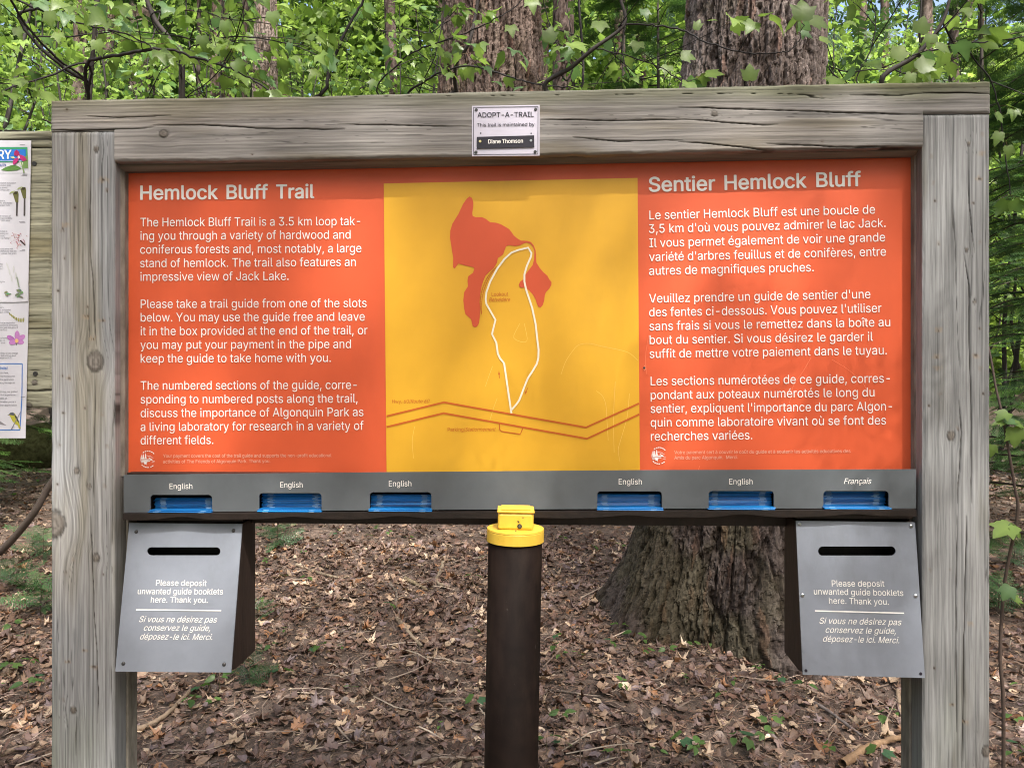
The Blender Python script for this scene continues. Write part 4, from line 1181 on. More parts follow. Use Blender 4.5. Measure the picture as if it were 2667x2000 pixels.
# maple leaf, three pointed lobes: detailed and light versions (y along, length 1)
half = [(0, 0), (.13, -.06), (.30, -.03), (.42, .07), (.40, .17), (.47, .27), (.46, .40), (.52, .52), (.56, .66), (.44, .62), (.36, .60), (.27, .59), (.235, .70), (.18, .79), (.10, .89)]
outl = half + [(0, 1.0)] + [(-x, y) for x, y in half[::-1][:-1]]
def leaf_template(outl, fold, droop, wave=0.0):
    pts = [(0, .30)] + outl
    T = []
    for x, y in pts:
        z = fold * abs(x) - droop * (y - .1) ** 2 - 0.10 * (abs(x) > .38) * 1.0 + wave * math.sin(9 * x + 5 * y)
        T.append((x, y, z))
    n = len(outl)
    return np.array(T), [(0, 1 + i, 1 + (i + 1) % n) for i in range(n)]
def leaf_fine():
    sp = [(0, 0), (0, .15), (0, .36), (0, .60), (0, .82), (0, 1.0)]
    rt = half[1:]; n = len(rt)
    pts = sp + rt + [(-x, y) for x, y in rt]
    T = [(x, y, .17 * abs(x) - .26 * (y - .1) ** 2 - .30 * max(abs(x) - .3, 0) ** 1.3 + .012 * math.sin(9 * x + 5 * y)) for x, y in pts]
    Fc = []
    for sgn, b in ((1, 6), (-1, 6 + n)):
        for poly in ([0, b, b + 1, b + 2, 1], [1, b + 2, b + 3, b + 4, b + 5, 2], [2, b + 5, b + 6, b + 7, b + 8, b + 9, b + 10, 3], [3, b + 10, b + 11, b + 12, 4], [4, b + 12, b + 13, 5]):
            Fc.append(tuple(poly if sgn > 0 else poly[::-1]))
    return np.array(T), Fc
LT, LF = leaf_fine()
half2 = [(0, 0), (.32, -.04), (.45, .22), (.55, .65), (.27, .58)]
outl2 = half2 + [(0, 1.0)] + [(-x, y) for x, y in half2[::-1][:-1]]
LT2, LF2 = leaf_template(outl2, .14, .28)
LKC = np.concatenate([[1.16] * 6, [.97] * (len(LT) - 6)]); LKC2 = np.concatenate([[1.1], [1.0] * len(outl2)])

def leaf_colors(N, r, a=(0.155, 0.25, 0.052), b=(0.31, 0.44, 0.115), blue=0.14):
    t = r.rand(N) ** 1.2
    C = mixc(a, b, t)
    k = r.rand(N) < blue
    C[k] = C[k] * np.array([0.85, 0.97, 1.7])
    return C * (0.85 + 0.3 * r.rand(N))[:, None]

def tube_np(pts, rad, n=6):
    P = np.array(pts, float); k = len(P)
    rad = np.broadcast_to(np.asarray(rad, float), (k,)) if np.ndim(rad) else np.full(k, rad)
    D = np.gradient(P, axis=0); D /= np.linalg.norm(D, axis=1, keepdims=True) + 1e-9
    ref = np.array([0.31, 0.2, 0.93]) if abs(D[0][2]) < .8 else np.array([1.0, .1, 0])
    A = np.cross(D, ref); A /= np.linalg.norm(A, axis=1, keepdims=True) + 1e-9
    B = np.cross(D, A)
    t = np.arange(n) * 2 * PI / n
    V = P[:, None] + (A[:, None] * np.cos(t)[None, :, None] + B[:, None] * np.sin(t)[None, :, None]) * rad[:, None, None]
    i = np.arange(k - 1)[:, None]; j = np.arange(n)[None]
    q = np.stack([i * n + j, i * n + (j + 1) % n, (i + 1) * n + (j + 1) % n, (i + 1) * n + j], -1).reshape(-1, 4)
    return V.reshape(-1, 3), q

class Tubes:
    def __init__(s): s.V, s.Q, s.C, s.n = [], [], [], 0
    def add(s, pts, rad, n=6, col=(.05, .04, .035)):
        V, q = tube_np(pts, rad, n)
        s.V.append(V); s.Q.append(q + s.n); s.C.append(np.tile(np.array(col), (len(V), 1))); s.n += len(V)
    def mesh(s, name, sm=True):
        V = np.concatenate(s.V); q = np.concatenate(s.Q)
        m = mesh_np(name, V, q.ravel(), np.arange(len(q)) * 4, np.full(len(q), 4))
        set_col(m, np.concatenate(s.C))
        if sm: smooth(m)
        return m

# ------------------------------------------------------------------ big trunks
def trunk_mesh(name, ctr, rad, zb, zt, nth, dz, flare=0.0, lobes=5, seed=1.0, depth=0.03, tint=(1, 1, 1), moss=0.0, fscale=1.0, roots=None):
    """ctr(z) -> x,y offsets; rad(z) radius; bark built as real relief"""
    nz = int((zt - zb) / dz) + 1
    th = np.linspace(0, 2 * PI, nth, endpoint=False)
    z = np.linspace(zb, zt, nz)
    TH, Zz = np.meshgrid(th, z, indexing='ij')
    Rr = rad(Zz)
    hb = np.clip(Zz, 0, None)
    lob = sum(w_ * np.exp(k_ * (np.cos(TH - R(a_)) - 1)) for a_, w_, k_ in roots) - .25 if roots else .5 * np.cos(lobes * TH + 1.3 * seed) + 0.3 * np.cos((lobes - 2) * TH + seed) + .5
    Rr = Rr * (1 + flare * np.exp(-hb / .34) * lob + 0.06 * np.exp(-hb / 1.2) * lob + 0.03 * vn(np.cos(TH) * 2 + seed, np.sin(TH) * 2, Zz * .8))
    x0, y0 = np.cos(TH) * 1.0, np.sin(TH) * 1.0
    R0 = float(rad(np.array(1.5)))
    s = fscale
    # bark: long braided fissures between overlapping scaly plates
    ang = (TH - PI / 2) % (2 * PI)                          # the seam of the unrolled bark faces away from the path
    U = ang * R0
    wu = 0.030 * fbm(U * 7, Zz * 3.5, seed, o=3); wv = 0.06 * fbm(U * 6, Zz * 4, seed + 7, o=3)
    wu = wu + .010 * fbm(U * 45, Zz * 16, seed + 4, o=2)
    f1, id1 = cells((U + wu) * 15 * s, (Zz + wv) * 1.7 * s, seed)
    f2, id2 = cells((U + wu) * 42 * s, (Zz + wv) * 5.5 * s, seed + 5)
    f3, id3 = cells((U + wu) * 80 * s, (Zz + wv) * 22 * s, seed + 8)
    fis = 1 - sstep(0.02, .26, f1 + .16 * vn(U * 70, Zz * 26, seed))
    fis2 = 1 - sstep(0.0, .14, f2 + .08 * vn(U * 90, Zz * 30, seed))
    flake = fbm(U * 110 * s, Zz * 40 * s, seed, o=3)
    swell = fbm(U * 9, Zz * 1.6, seed + 2, o=3)
    hgt = depth * (.40 * swell - 1.0 * fis - .35 * fis2 + .34 * (id2 - .5) + .45 * (id1 - .5) + .28 * flake + .42 * (id3 - .5))
    Rf = Rr + hgt
    cx, cy = ctr(Zz)
    V = np.stack([cx + Rf * np.cos(TH), cy + Rf * np.sin(TH), Zz], -1).reshape(-1, 3)
    n1 = fbm(U * 5, Zz * 3 + seed * 3, 0.0, o=4)
    c = mixc((0.095, 0.070, 0.058), (0.31, 0.25, 0.222), np.clip(.10 + .36 * id2 + .36 * id3 + .34 * flake + .35 * n1, 0, 1))
    c = mixc(c, np.broadcast_to((0.20, 0.105, 0.07), c.shape), np.clip(sstep(.86, 1., id2) * .6, 0, 1))
    c = mixc(c, np.broadcast_to((0.055, 0.038, 0.030), c.shape), np.clip(fis * .75 + fis2 * .2, 0, 1))
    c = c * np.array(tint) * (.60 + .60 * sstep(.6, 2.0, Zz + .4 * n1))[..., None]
    if moss:
        mo = sstep(.02, .45, fbm(U * 5 + 9, Zz * 3, seed, o=4) + 0.55 * np.exp(-hb / .55) - .12) * moss
        c = mixc(c, c * np.array([.66, .76, .36]) + np.array([.002, .006, 0]), mo)
    idx = np.arange(nth * nz).reshape(nth, nz)
    nx = np.roll(idx, -1, 0)
    q = np.stack([idx[:, :-1], nx[:, :-1], nx[:, 1:], idx[:, 1:]], -1).reshape(-1, 4)
    m = mesh_np(name, V, q.ravel(), np.arange(len(q)) * 4, np.full(len(q), 4)); smooth(m, nth < 100)
    set_col(m, c.reshape(-1, 3))
    return m

# hemlock spray: a flat feathery twig made of short needle-like blades
def spray_template(seed=0, nside=7):
    r = random.Random(seed)
    T, Fc = [], []
    def blade(p, d, l, w):
        nx, ny = -d[1], d[0]
        b = len(T)
        z0 = -.06 * p[1]
        T.extend([(p[0] - nx * w, p[1] - ny * w, z0), (p[0] + d[0] * l * .6 - nx * w, p[1] + d[1] * l * .6 - ny * w, z0 - .01), (p[0] + d[0] * l, p[1] + d[1] * l, z0 - .02), (p[0] + d[0] * l * .6 + nx * w, p[1] + d[1] * l * .6 + ny * w, z0 - .01), (p[0] + nx * w, p[1] + ny * w, z0)])
        Fc.append((b, b + 1, b + 2, b + 3, b + 4))
    for i in range(nside):
        t = (i + .3) / nside
        for s in (-1, 1):
            L = .42 * (1 - t * .8) * r.uniform(.8, 1.15)
            a = R(55 - 15 * t) * s
            d = (math.sin(a), math.cos(a)); p = (0, t * .92)
            k = max(3, int(L / .055))
            for j in range(k):
                u = (j + .2) / k
                c = (p[0] + d[0] * L * u, p[1] + d[1] * L * u)
                for s2 in (-1, 1):
                    a2 = a + s2 * R(62)
                    blade(c, (math.sin(a2), math.cos(a2)), .075 * (1 - .3 * u), .011)
            blade((p[0] + d[0] * L * .9, p[1] + d[1] * L * .9), d, .08, .012)
            b = len(T)
            T.extend([(p[0], p[1] - .006, 0), (p[0] + d[0] * L, p[1] + d[1] * L - .003, -.05 * p[1]), (p[0] + d[0] * L, p[1] + d[1] * L + .003, -.05 * p[1]), (p[0], p[1] + .006, 0)])
            Fc.append((b, b + 1, b + 2, b + 3))
    b = len(T); T.extend([(-.009, 0, 0), (.009, 0, 0), (.002, 1, -.06), (-.002, 1, -.06)]); Fc.append((b, b + 1, b + 2, b + 3))
    return np.array(T), Fc
SPT, SPF = spray_template(1, 7)
def spray_lite():
    T, Fc = [], []
    for i in range(5):
        t = (i + .2) / 5
        for s in (-1, 1):
            L = .40 * (1 - t * .75); a = R(52) * s
            d = (math.sin(a), math.cos(a)); n = (-d[1], d[0]); p = (0, t * .9); b = len(T)
            for u, w in ((0, .02), (.3, .055), (.7, .045), (1, .0)):
                T.append((p[0] + d[0] * L * u - n[0] * w, p[1] + d[1] * L * u - n[1] * w, -.05 * u))
            for u, w in ((.7, .045), (.3, .055)):
                T.append((p[0] + d[0] * L * u + n[0] * w, p[1] + d[1] * L * u + n[1] * w, -.05 * u))
            Fc.append(tuple(range(b, b + 6)))
    b = len(T); T.extend([(-.03, 0, 0), (.03, 0, 0), (0, 1.05, -.06)]); Fc.append((b, b + 1, b + 2))
    return np.array(T), Fc
SLT, SLF = spray_lite()

def hemlock_crown(parent, z0, z1, rad0, n, seed, cx=0, cy=0, mat=None, lite=True, size=(.45, .8), name='crown'):
    r = np.random.RandomState(seed)
    h = r.rand(n) ** .8
    z = z0 + (z1 - z0) * h
    rr = rad0 * (1 - h * .8) * np.sqrt(r.rand(n) * .9 + .1)
    a = np.floor(r.rand(n) * 9) * 2 * PI / 9 + np.floor(h * 14) * 1.9 + r.randn(n) * .16
    P = np.stack([cx + rr * np.cos(a), cy + rr * np.sin(a), z - rr * .18 + r.randn(n) * .08], -1)
    aa = a + r.randn(n) * .6
    tip = np.stack([np.cos(aa), np.sin(aa), -.25 + r.randn(n) * .15], -1)
    nr = np.stack([r.randn(n) * .25, r.randn(n) * .25, np.ones(n)], -1)
    sz = size[0] + (size[1] - size[0]) * r.rand(n)
    C = mixc((.016, .036, .016), (.045, .085, .03), r.rand(n))
    return tile(name, SLT if lite else SPT, SLF if lite else SPF, frames(tip, nr, sz), P, C, mat or leafB, parent)

def big_tree(px_top, px_base, y_top, y_base, Z, width_px, label, seed, moss, flare, nth, dz, ztop, depth, tint, fscale, name='hemlock_tree', crown=True, roots=None):
    x0 = (px_base - CX) / F * Z; x1 = (px_top - CX) / F * Z
    zt_ = CAMZ + (CY - y_top) / F * Z
    g = float(gz(x0, Z)); sl_ = (x1 - x0) / max(zt_ - g, .1)
    t = thing(name, label, 'tree', (x0, Z, g))
    r0 = width_px / F * Z / 2
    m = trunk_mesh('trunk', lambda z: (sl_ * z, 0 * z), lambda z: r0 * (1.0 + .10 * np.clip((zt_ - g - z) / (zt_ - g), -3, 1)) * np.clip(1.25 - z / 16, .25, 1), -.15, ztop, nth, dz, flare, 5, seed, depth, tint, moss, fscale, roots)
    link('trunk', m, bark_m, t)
    if crown:
        T = Tubes(); r = random.Random(seed * 10)
        zt2 = ztop
        T.add([(sl_ * zt2, 0, zt2 - .1), (sl_ * zt2, 0, zt2 + 3), (sl_ * zt2, .1, zt2 + 7)], [r0 * .62, r0 * .4, .03], 10, (.1, .08, .07))
        for i in range(22):
            z = zt2 - .6 + i * .32; a = i * 2.4; L = 2.4 * (1 - i / 30) * r.uniform(.8, 1.1)
            T.add([(sl_ * zt2, 0, z), (sl_ * zt2 + L * .6 * math.cos(a), L * .6 * math.sin(a), z + .1), (sl_ * zt2 + L * math.cos(a), L * math.sin(a), z - .25)], [.06, .035, .01], 5, (.08, .065, .055))
        link('limbs', T.mesh('limbs'), twig_m, t)
        hemlock_crown(t, zt2 - .6, zt2 + 7, 2.4, 200, int(seed * 7), sl_ * zt2, 0)
    return t

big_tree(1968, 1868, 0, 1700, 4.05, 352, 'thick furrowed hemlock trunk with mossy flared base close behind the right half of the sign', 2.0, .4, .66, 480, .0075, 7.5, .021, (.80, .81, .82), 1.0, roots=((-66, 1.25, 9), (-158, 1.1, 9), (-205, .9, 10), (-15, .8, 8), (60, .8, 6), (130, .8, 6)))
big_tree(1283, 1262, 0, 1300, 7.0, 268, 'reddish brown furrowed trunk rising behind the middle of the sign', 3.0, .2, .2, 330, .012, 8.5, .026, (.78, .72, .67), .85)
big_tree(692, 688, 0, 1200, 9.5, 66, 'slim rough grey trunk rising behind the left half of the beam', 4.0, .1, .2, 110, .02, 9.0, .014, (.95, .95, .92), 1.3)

# ------------------------------------------------------------------ foreground maples: traced stems and branches
def grow_leaves(pts, r, spacing, smin, smax, T, out, twigs=True, start=0.15, depth=0, tipc=True):
    """put twigs and leaves along a branch (list of points)"""
    P = np.array(pts); seg = np.linalg.norm(np.diff(P, axis=0), axis=1); L = seg.sum()
    cum = np.concatenate([[0], np.cumsum(seg)])
    s = L * start + r.uniform(0, spacing)
    def at(s):
        return np.array([np.interp(s, cum, P[:, k]) for k in range(3)])
    side = r.choice([-1, 1])
    while s < L:
        p = at(s); d = at(min(s + .03, L)) - at(max(s - .03, 0)); d /= np.linalg.norm(d) + 1e-9
        lat = np.cross(d, [0, 0, 1]); lat /= np.linalg.norm(lat) + 1e-9
        side = -side
        if twigs and depth == 0 and r.random() < .55:
            tl = r.uniform(.12, .42)
            v = d * .7 + lat * side * r.uniform(.5, 1.1) + np.array([0, 0, r.uniform(-.15, .5)])
            v /= np.linalg.norm(v)
            q = [p, p + v * tl * .5 + np.array([0, 0, r.uniform(-.01, .02)]), p + v * tl + np.array([0, 0, r.uniform(-.03, .03)])]
            q = catmull(q, 4)
            T.add(q, np.linspace(.0030, .0014, len(q)), 4, (.032, .024, .020))
            grow_leaves(q, r, spacing * .9, smin, smax, T, out, False, .45, 1)
        elif r.random() < .75:
            for k in (-1, 1):
                if r.random() < .3: continue
                add_leaf(p, d * .35 + lat * k * 1.0, r, smin, smax, out)
        s += spacing * r.uniform(.6, 1.5)
    if tipc:
        d = P[-1] - P[-2]; d /= np.linalg.norm(d) + 1e-9
        lat = np.cross(d, [0, 0, 1]); lat /= np.linalg.norm(lat) + 1e-9
        for k in (-1, 0, 1):
            add_leaf(P[-1], d + lat * k * 1.1, r, smin, smax, out)

def add_leaf(p, v, r, smin, smax, out, tip=None, nrm=None, size=None):
    v = np.asarray(v, float) + np.array([r.gauss(0, .2), r.gauss(0, .2), r.uniform(-.25, .35)])
    v /= np.linalg.norm(v) + 1e-9
    sz = size or r.uniform(smin, smax)
    pl_ = sz * r.uniform(.3, .7)
    b = np.asarray(p) + v * pl_
    tp = v * np.array([1, 1, .3]) + np.array([0, 0, -r.uniform(.1, 1.0)])
    n = np.array([r.gauss(0, .6), r.gauss(0, .6), 1.0])
    out.append((np.asarray(p), b, tp if tip is None else np.asarray(tip, float), n if nrm is None else np.asarray(nrm, float), sz))

def leaves_obj(out, seed, parent, lite=False, colkw={}, name='foliage', material=True):
    r = np.random.RandomState(seed)
    B = np.array([o[1] for o in out]); tip = np.array([o[2] for o in out]); n = np.array([o[3] for o in out]); sz = np.array([o[4] for o in out])
    M = frames(tip, n, sz)
    M[:, :, 0] *= (r.uniform(.78, 1.1, len(out)))[:, None]
    M[:, :, 2] *= (r.uniform(.3, 2.4, len(out)))[:, None]
    C = leaf_colors(len(out), r, **colkw) * (1.0 if lite else .80)
    T, Fc, kc = (LT2, LF2, LKC2) if lite else (LT, LF, LKC)
    return tile(name, T, Fc, M, B, C, leafA if material else None, parent, kc, sm=not lite)

def petioles(out, T):
    for p, b, *_ in out:
        T.add([p, (p + b) / 2 + np.array([0, 0, .004]), b], [.0012, .001, .0009], 3, (.16, .10, .05))

def maple(name, label, cat, base, stem, branches, seed, smin, smax, spacing=.085, explicit=(), stem_r=(.018, .009)):
    """base: ground point; stem, branches: lists of (px, py, Z) in 2212-pixel photo coordinates"""
    r = random.Random(seed)
    B = Vector(base)
    t = thing(name, label, cat, B, 0, None)
    bl_ = lambda p: np.array(p) - np.array(B)
    S = [np.zeros(3)] + [bl_(W22(*p)) for p in stem]
    S = catmull(S, 6)
    T0 = Tubes(); T0.add(S, np.linspace(stem_r[0], stem_r[1], len(S)), 9, (.055, .045, .04))
    link('stem', T0.mesh('stem'), twig_m, t)
    SA = np.array(S)
    out = []
    tw = Tubes(); tw.add([S[-1], S[-1] + np.array([0, 0, .01])], .001, 3)
    for br in branches:
        pts, rad = br[0], br[1]
        P = [bl_(W22(*p)) for p in pts]
        # run back to the stem from the end that lies nearer to it
        j = np.argmin(np.linalg.norm(SA - P[0], axis=1) + .0); 
        root = SA[j]
        # branches leave the stem below the visible part
        jj = max(0, j - 2)
        root = SA[jj]
        P2 = catmull([root, root * .45 + P[0] * .55 + np.array([0, 0, -.05])] + P, 6) if np.linalg.norm(root - P[0]) > .08 else catmull([root] + P, 6)
        P2 = [p + np.array([r.gauss(0, .0025), r.gauss(0, .0025), r.gauss(0, .0025)]) for p in P2]
        TB = Tubes(); TB.add(P2, np.linspace(rad * 1.15, max(.0022, rad * .5), len(P2)), 7, (.026, .021, .019))
        link('branch', TB.mesh('branch'), twig_m, t)
        nvis = 12 if np.linalg.norm(root - P[0]) > .08 else 6
        lf = br[2] if len(br) > 2 else 1.0
        if lf > 0: grow_leaves(P2[nvis - 4:], r, spacing / lf, smin, smax, tw, out, True, .0)
    for (px, py, Z, sz, ang, facing) in explicit:       # leaves that stand out in the photograph
        w = bl_(W22(px, py, Z)); a = R(ang)
        tip = np.array([math.sin(a), -.15 if facing > .5 else -.6, math.cos(a)])
        nrm = np.array([0, -1.0, .25]) * facing + np.array([0, -.15, 1.0]) * (1 - facing)
        tv = tip / np.linalg.norm(tip)
        b = w - tv * sz * .5
        out.append((b - tv * sz * .35, b, tip, nrm, sz))
    petioles(out, tw)
    link('twigs', tw.mesh('twigs'), twig_m, t)
    leaves_obj(out, seed, t)
    return t

def gpt(px22, py22, Z):
    w = W22(px22, py22, Z); return (w.x, w.y, float(gz(w.x, w.y)))

maple('maple_sapling', 'young maple with arching dark branches over the left end of the beam', 'sapling', gpt(190, 1400, 3.9),
      [(185, 900, 3.9), (196, 500, 3.9), (190, 300, 3.85), (205, 60, 3.8), (230, -150, 3.8)],
      [([(189, 138, 3.6), (101, 165, 3.5), (0, 199, 3.3), (-60, 230, 3.2)], .006), ([(189, 138, 3.6), (256, 120, 3.55), (324, 107, 3.5), (371, 109, 3.5), (422, 125, 3.5), (489, 145, 3.5), (540, 169, 3.5), (596, 208, 3.5)], .0085),
       ([(40, 40, 3.6), (81, 17, 3.6), (108, 0, 3.6), (150, -40, 3.6)], .009, .4), ([(68, 84, 3.9), (152, 79, 3.9), (270, 68, 3.9), (405, 81, 3.9), (470, 95, 3.9)], .004),
       ([(24, 3, 3.3), (78, 19, 3.3), (135, 37, 3.3), (189, 56, 3.3), (256, 69, 3.3), (304, 89, 3.3), (340, 112, 3.3)], .0055)],
      21, 0.061, 0.097, .11,
      [(108, 42, 3.0, 0.069, 175, .6), (125, 80, 3.0, 0.053, 165, .4), (212, 102, 3.0, 0.064, 160, .7), (30, 170, 2.9, 0.064, 250, .25), (78, 108, 3.1, 0.064, 110, .2), (40, 72, 3.2, 0.058, 150, .7), (150, 190, 3.0, 0.064, 110, .2), (215, 208, 3.2, 0.058, 100, .2), (360, 32, 3.2, 0.064, 60, .6), (70, 190, 3.1, 0.053, 95, .2)])
maple('maple_sapling', 'young maple whose forked branch crosses the slim grey trunk above the beam', 'sapling', gpt(410, 1330, 4.3),
      [(405, 900, 4.3), (385, 500, 4.3), (392, 250, 4.25), (391, 118, 4.2), (375, 101, 4.2), (358, 74, 4.2), (337, 47, 4.2), (317, 0, 4.2), (300, -60, 4.2)],
      [([(689, 206, 4.2), (712, 145, 4.2), (746, 71, 4.2), (780, 10, 4.2), (802, -40, 4.2)], .012, .35), ([(440, 80, 4.1), (500, 120, 4.1), (560, 190, 4.1)], .004), ([(330, 30, 4.0), (430, 25, 3.9), (520, 45, 3.8), (600, 30, 3.7)], .004), ([(391, 118, 4.1), (450, 88, 3.9), (530, 80, 3.8), (620, 95, 3.7), (690, 120, 3.7)], .0045), ([(400, 215, 4.0), (470, 160, 3.9), (520, 60, 3.8), (530, 0, 3.8)], .003)],
      22, 0.058, 0.094, .10,
      [(438, 92, 3.2, 0.064, 170, .6), (487, 62, 3.1, 0.069, 175, .7), (470, 30, 3.4, 0.058, 120, .3), (590, 40, 3.2, 0.064, 170, .7), (612, 10, 3.1, 0.064, 100, .4), (660, 90, 3.4, 0.058, 110, .3), (625, 105, 3.5, 0.053, 190, .6)], (.022, .012))
maple('maple_sapling', 'young maple holding leafy twigs in front of the reddish brown trunk', 'sapling', gpt(1112, 1240, 5.6),
      [(1112, 800, 5.2), (1100, 420, 4.8), (1000, 235, 4.5), (983, 148, 4.3), (1013, 94, 4.2), (1027, 34, 4.2), (1037, -30, 4.2)],
      [([(882, 202, 4.3), (919, 175, 4.2), (966, 152, 4.1), (1017, 143, 4.0), (1067, 155, 3.9), (1118, 172, 3.8), (1169, 184, 3.7), (1240, 190, 3.6)], .0065), ([(814, 199, 4.4), (865, 135, 4.3), (905, 108, 4.2), (959, 88, 4.1), (1017, 67, 4.0), (1067, 44, 3.9), (1118, 10, 3.9), (1150, -30, 3.9)], .005, .7), ([(905, 200, 4.3), (940, 120, 4.2), (960, 20, 4.2), (975, -30, 4.2)], .004), ([(860, 60, 4.4), (930, 70, 4.3), (985, 20, 4.2)], .003)],
      23, 0.054, 0.086, .11,
      [(1055, 150, 3.4, 0.064, 130, .25), (1075, 178, 3.4, 0.053, 100, .2), (970, 165, 3.5, 0.053, 215, .5), (1120, 190, 3.3, 0.064, 250, .25), (1105, 65, 3.3, 0.066, 165, .5), (1020, 20, 3.4, 0.058, 110, .3), (1030, 50, 3.4, 0.042, 200, .5), (870, 75, 3.6, 0.064, 230, .3), (880, 108, 3.6, 0.069, 170, .4)], (.016, .008))
maple('maple_sapling', 'young maple with big pale leaves between the two thick trunks', 'sapling', gpt(1850, 1400, 3.55),
      [(1800, 900, 3.5), (1600, 480, 3.4), (1330, 280, 3.35), (1179, 195, 3.3), (1236, 145, 3.25), (1283, 105, 3.2), (1348, 54, 3.2), (1341, 0, 3.2), (1335, -40, 3.2)],
      [([(1348, 54, 3.2), (1410, 56, 3.2), (1472, 67, 3.2), (1533, 94, 3.1), (1607, 115, 3.05), (1668, 116, 3.0), (1702, 111, 3.0), (1725, 88, 3.0), (1735, 50, 3.0)], .004, .35), ([(1348, 54, 3.2), (1344, 111, 3.2), (1354, 150, 3.2), (1380, 185, 3.2)], .003), ([(1283, 105, 3.2), (1350, 120, 3.2), (1420, 145, 3.2), (1480, 180, 3.2)], .003), ([(1236, 145, 3.3), (1200, 90, 3.3), (1180, 30, 3.3), (1170, -20, 3.3)], .0035)],
      24, 0.058, 0.094, .12,
      [(1188, 72, 2.9, 0.072, 10, .85), (1205, 105, 2.8, 0.072, 250, .3), (1250, 100, 2.75, 0.080, 125, .45), (1225, 118, 2.8, 0.064, 160, .7), (1296, 58, 3.0, 0.074, 175, .5), (1150, 10, 3.0, 0.064, 160, .5), (1375, 100, 3.1, 0.064, 200, .5), (1395, 30, 3.1, 0.064, 160, .5), (1440, 150, 3.3, 0.058, 200, .5), (1620, 155, 2.6, 0.061, 0, 1.0), (1488, 122, 2.7, 0.058, 95, .9), (1508, 52, 2.9, 0.048, 20, .8), (1540, 44, 2.9, 0.042, 100, .4), (1735, 18, 2.5, 0.082, 5, .85), (1772, 50, 2.55, 0.074, 110, .8), (1745, 75, 2.6, 0.048, 100, .7), (1785, 88, 2.7, 0.053, 110, .6)], (.014, .006))
maple('maple_sapling', 'young maple with toothed leaves above the right end of the beam', 'sapling', gpt(2060, 1450, 3.3),
      [(2060, 1000, 3.2), (2050, 500, 3.1), (1950, 260, 3.0), (1904, 175, 2.9), (1972, 125, 2.9), (2012, 84, 2.9), (2039, 40, 2.9), (2056, -20, 2.9)],
      [([(1790, 145, 3.0), (1838, 156, 3.0), (1904, 150, 3.0), (1960, 160, 3.0)], .003), ([(1972, 125, 2.9), (2050, 100, 2.9), (2130, 90, 2.9), (2212, 80, 2.9), (2260, 70, 2.9)], .004), ([(2100, 120, 3.1), (2150, 200, 3.1), (2170, 320, 3.1), (2185, 420, 3.1)], .0035, .9), ([(1850, 170, 3.0), (1880, 110, 3.0), (1890, 40, 3.0), (1870, -20, 3.0)], .003), ([(2012, 84, 2.9), (2060, 40, 2.9), (2100, 10, 2.9)], .003)],
      25, 0.058, 0.090, .12,
      [(1992, 52, 2.6, 0.064, 15, .9), (1945, 110, 2.6, 0.066, 30, .9), (2003, 138, 2.5, 0.072, 60, .9), (2040, 105, 2.7, 0.064, 115, .8), (2010, 90, 2.8, 0.058, 190, .6), (1965, 172, 2.8, 0.058, 200, .6), (1840, 50, 2.9, 0.048, 100, .5), (2155, 300, 2.8, 0.058, 200, .6), (2180, 330, 2.7, 0.053, 170, .7), (2160, 255, 3.0, 0.053, 150, .6), (2190, 245, 3.0, 0.053, 190, .5)], (.015, .006))

# thin sapling close to the right post
stem2 = [W3(2613, 1828, 2.45), W3(2605, 1706, 2.45), W3(2617, 1515, 2.45), W3(2650, 1340, 2.42), W3(2643, 1270, 2.42), W3(2626, 1168, 2.42), W3(2609, 1075, 2.42), W3(2593, 1006, 2.44), W3(2580, 930, 2.46), W3(2560, 850, 2.5)]
b0 = Vector((W3(2613, 1990, 2.45).x, 2.45, float(gz(1.69, 2.45)) - .02))
t = thing('maple_seedling_tree', 'thin brown stem with a few leaves beside the right post', 'sapling', b0)
S = catmull([np.zeros(3)] + [np.array(w - b0) for w in stem2], 5)
T0 = Tubes(); T0.add(S, np.linspace(.0062, .003, len(S)), 8, (.10, .07, .055)); link('stem', T0.mesh('stem'), twig_m, t)
out = []; tw = Tubes(); rr = random.Random(4)
for (px, py, sz, ang, fc) in ((2645, 1140, 0.070, 175, .75), (2610, 1082, 0.052, 250, .4), (2635, 1095, 0.052, 80, .4), (2585, 1175, 0.044, 185, .7), (2655, 1105, 0.044, 110, .5), (2612, 1380, 0.085, 250, .25), (2650, 1385, 0.059, 120, .5), (2622, 1545, 0.056, 215, .5), (2650, 1560, 0.052, 120, .4), (2600, 1100, 0.037, 270, .5)):
    w = np.array(W3(px, py, 2.40) - b0); a = R(ang); tip = np.array([math.sin(a), -.2, math.cos(a)]); tv = tip / np.linalg.norm(tip)
    j = np.argmin(np.linalg.norm(np.array(S) - w, axis=1)); bpt = w - tv * sz * .5
    out.append((np.array(S)[j], bpt, tip, np.array([0, -1.0, .3]) * fc + np.array([0, -.1, 1.0]) * (1 - fc), sz))
petioles(out, tw); link('twigs', tw.mesh('twigs'), twig_m, t); leaves_obj(out, 77, t)

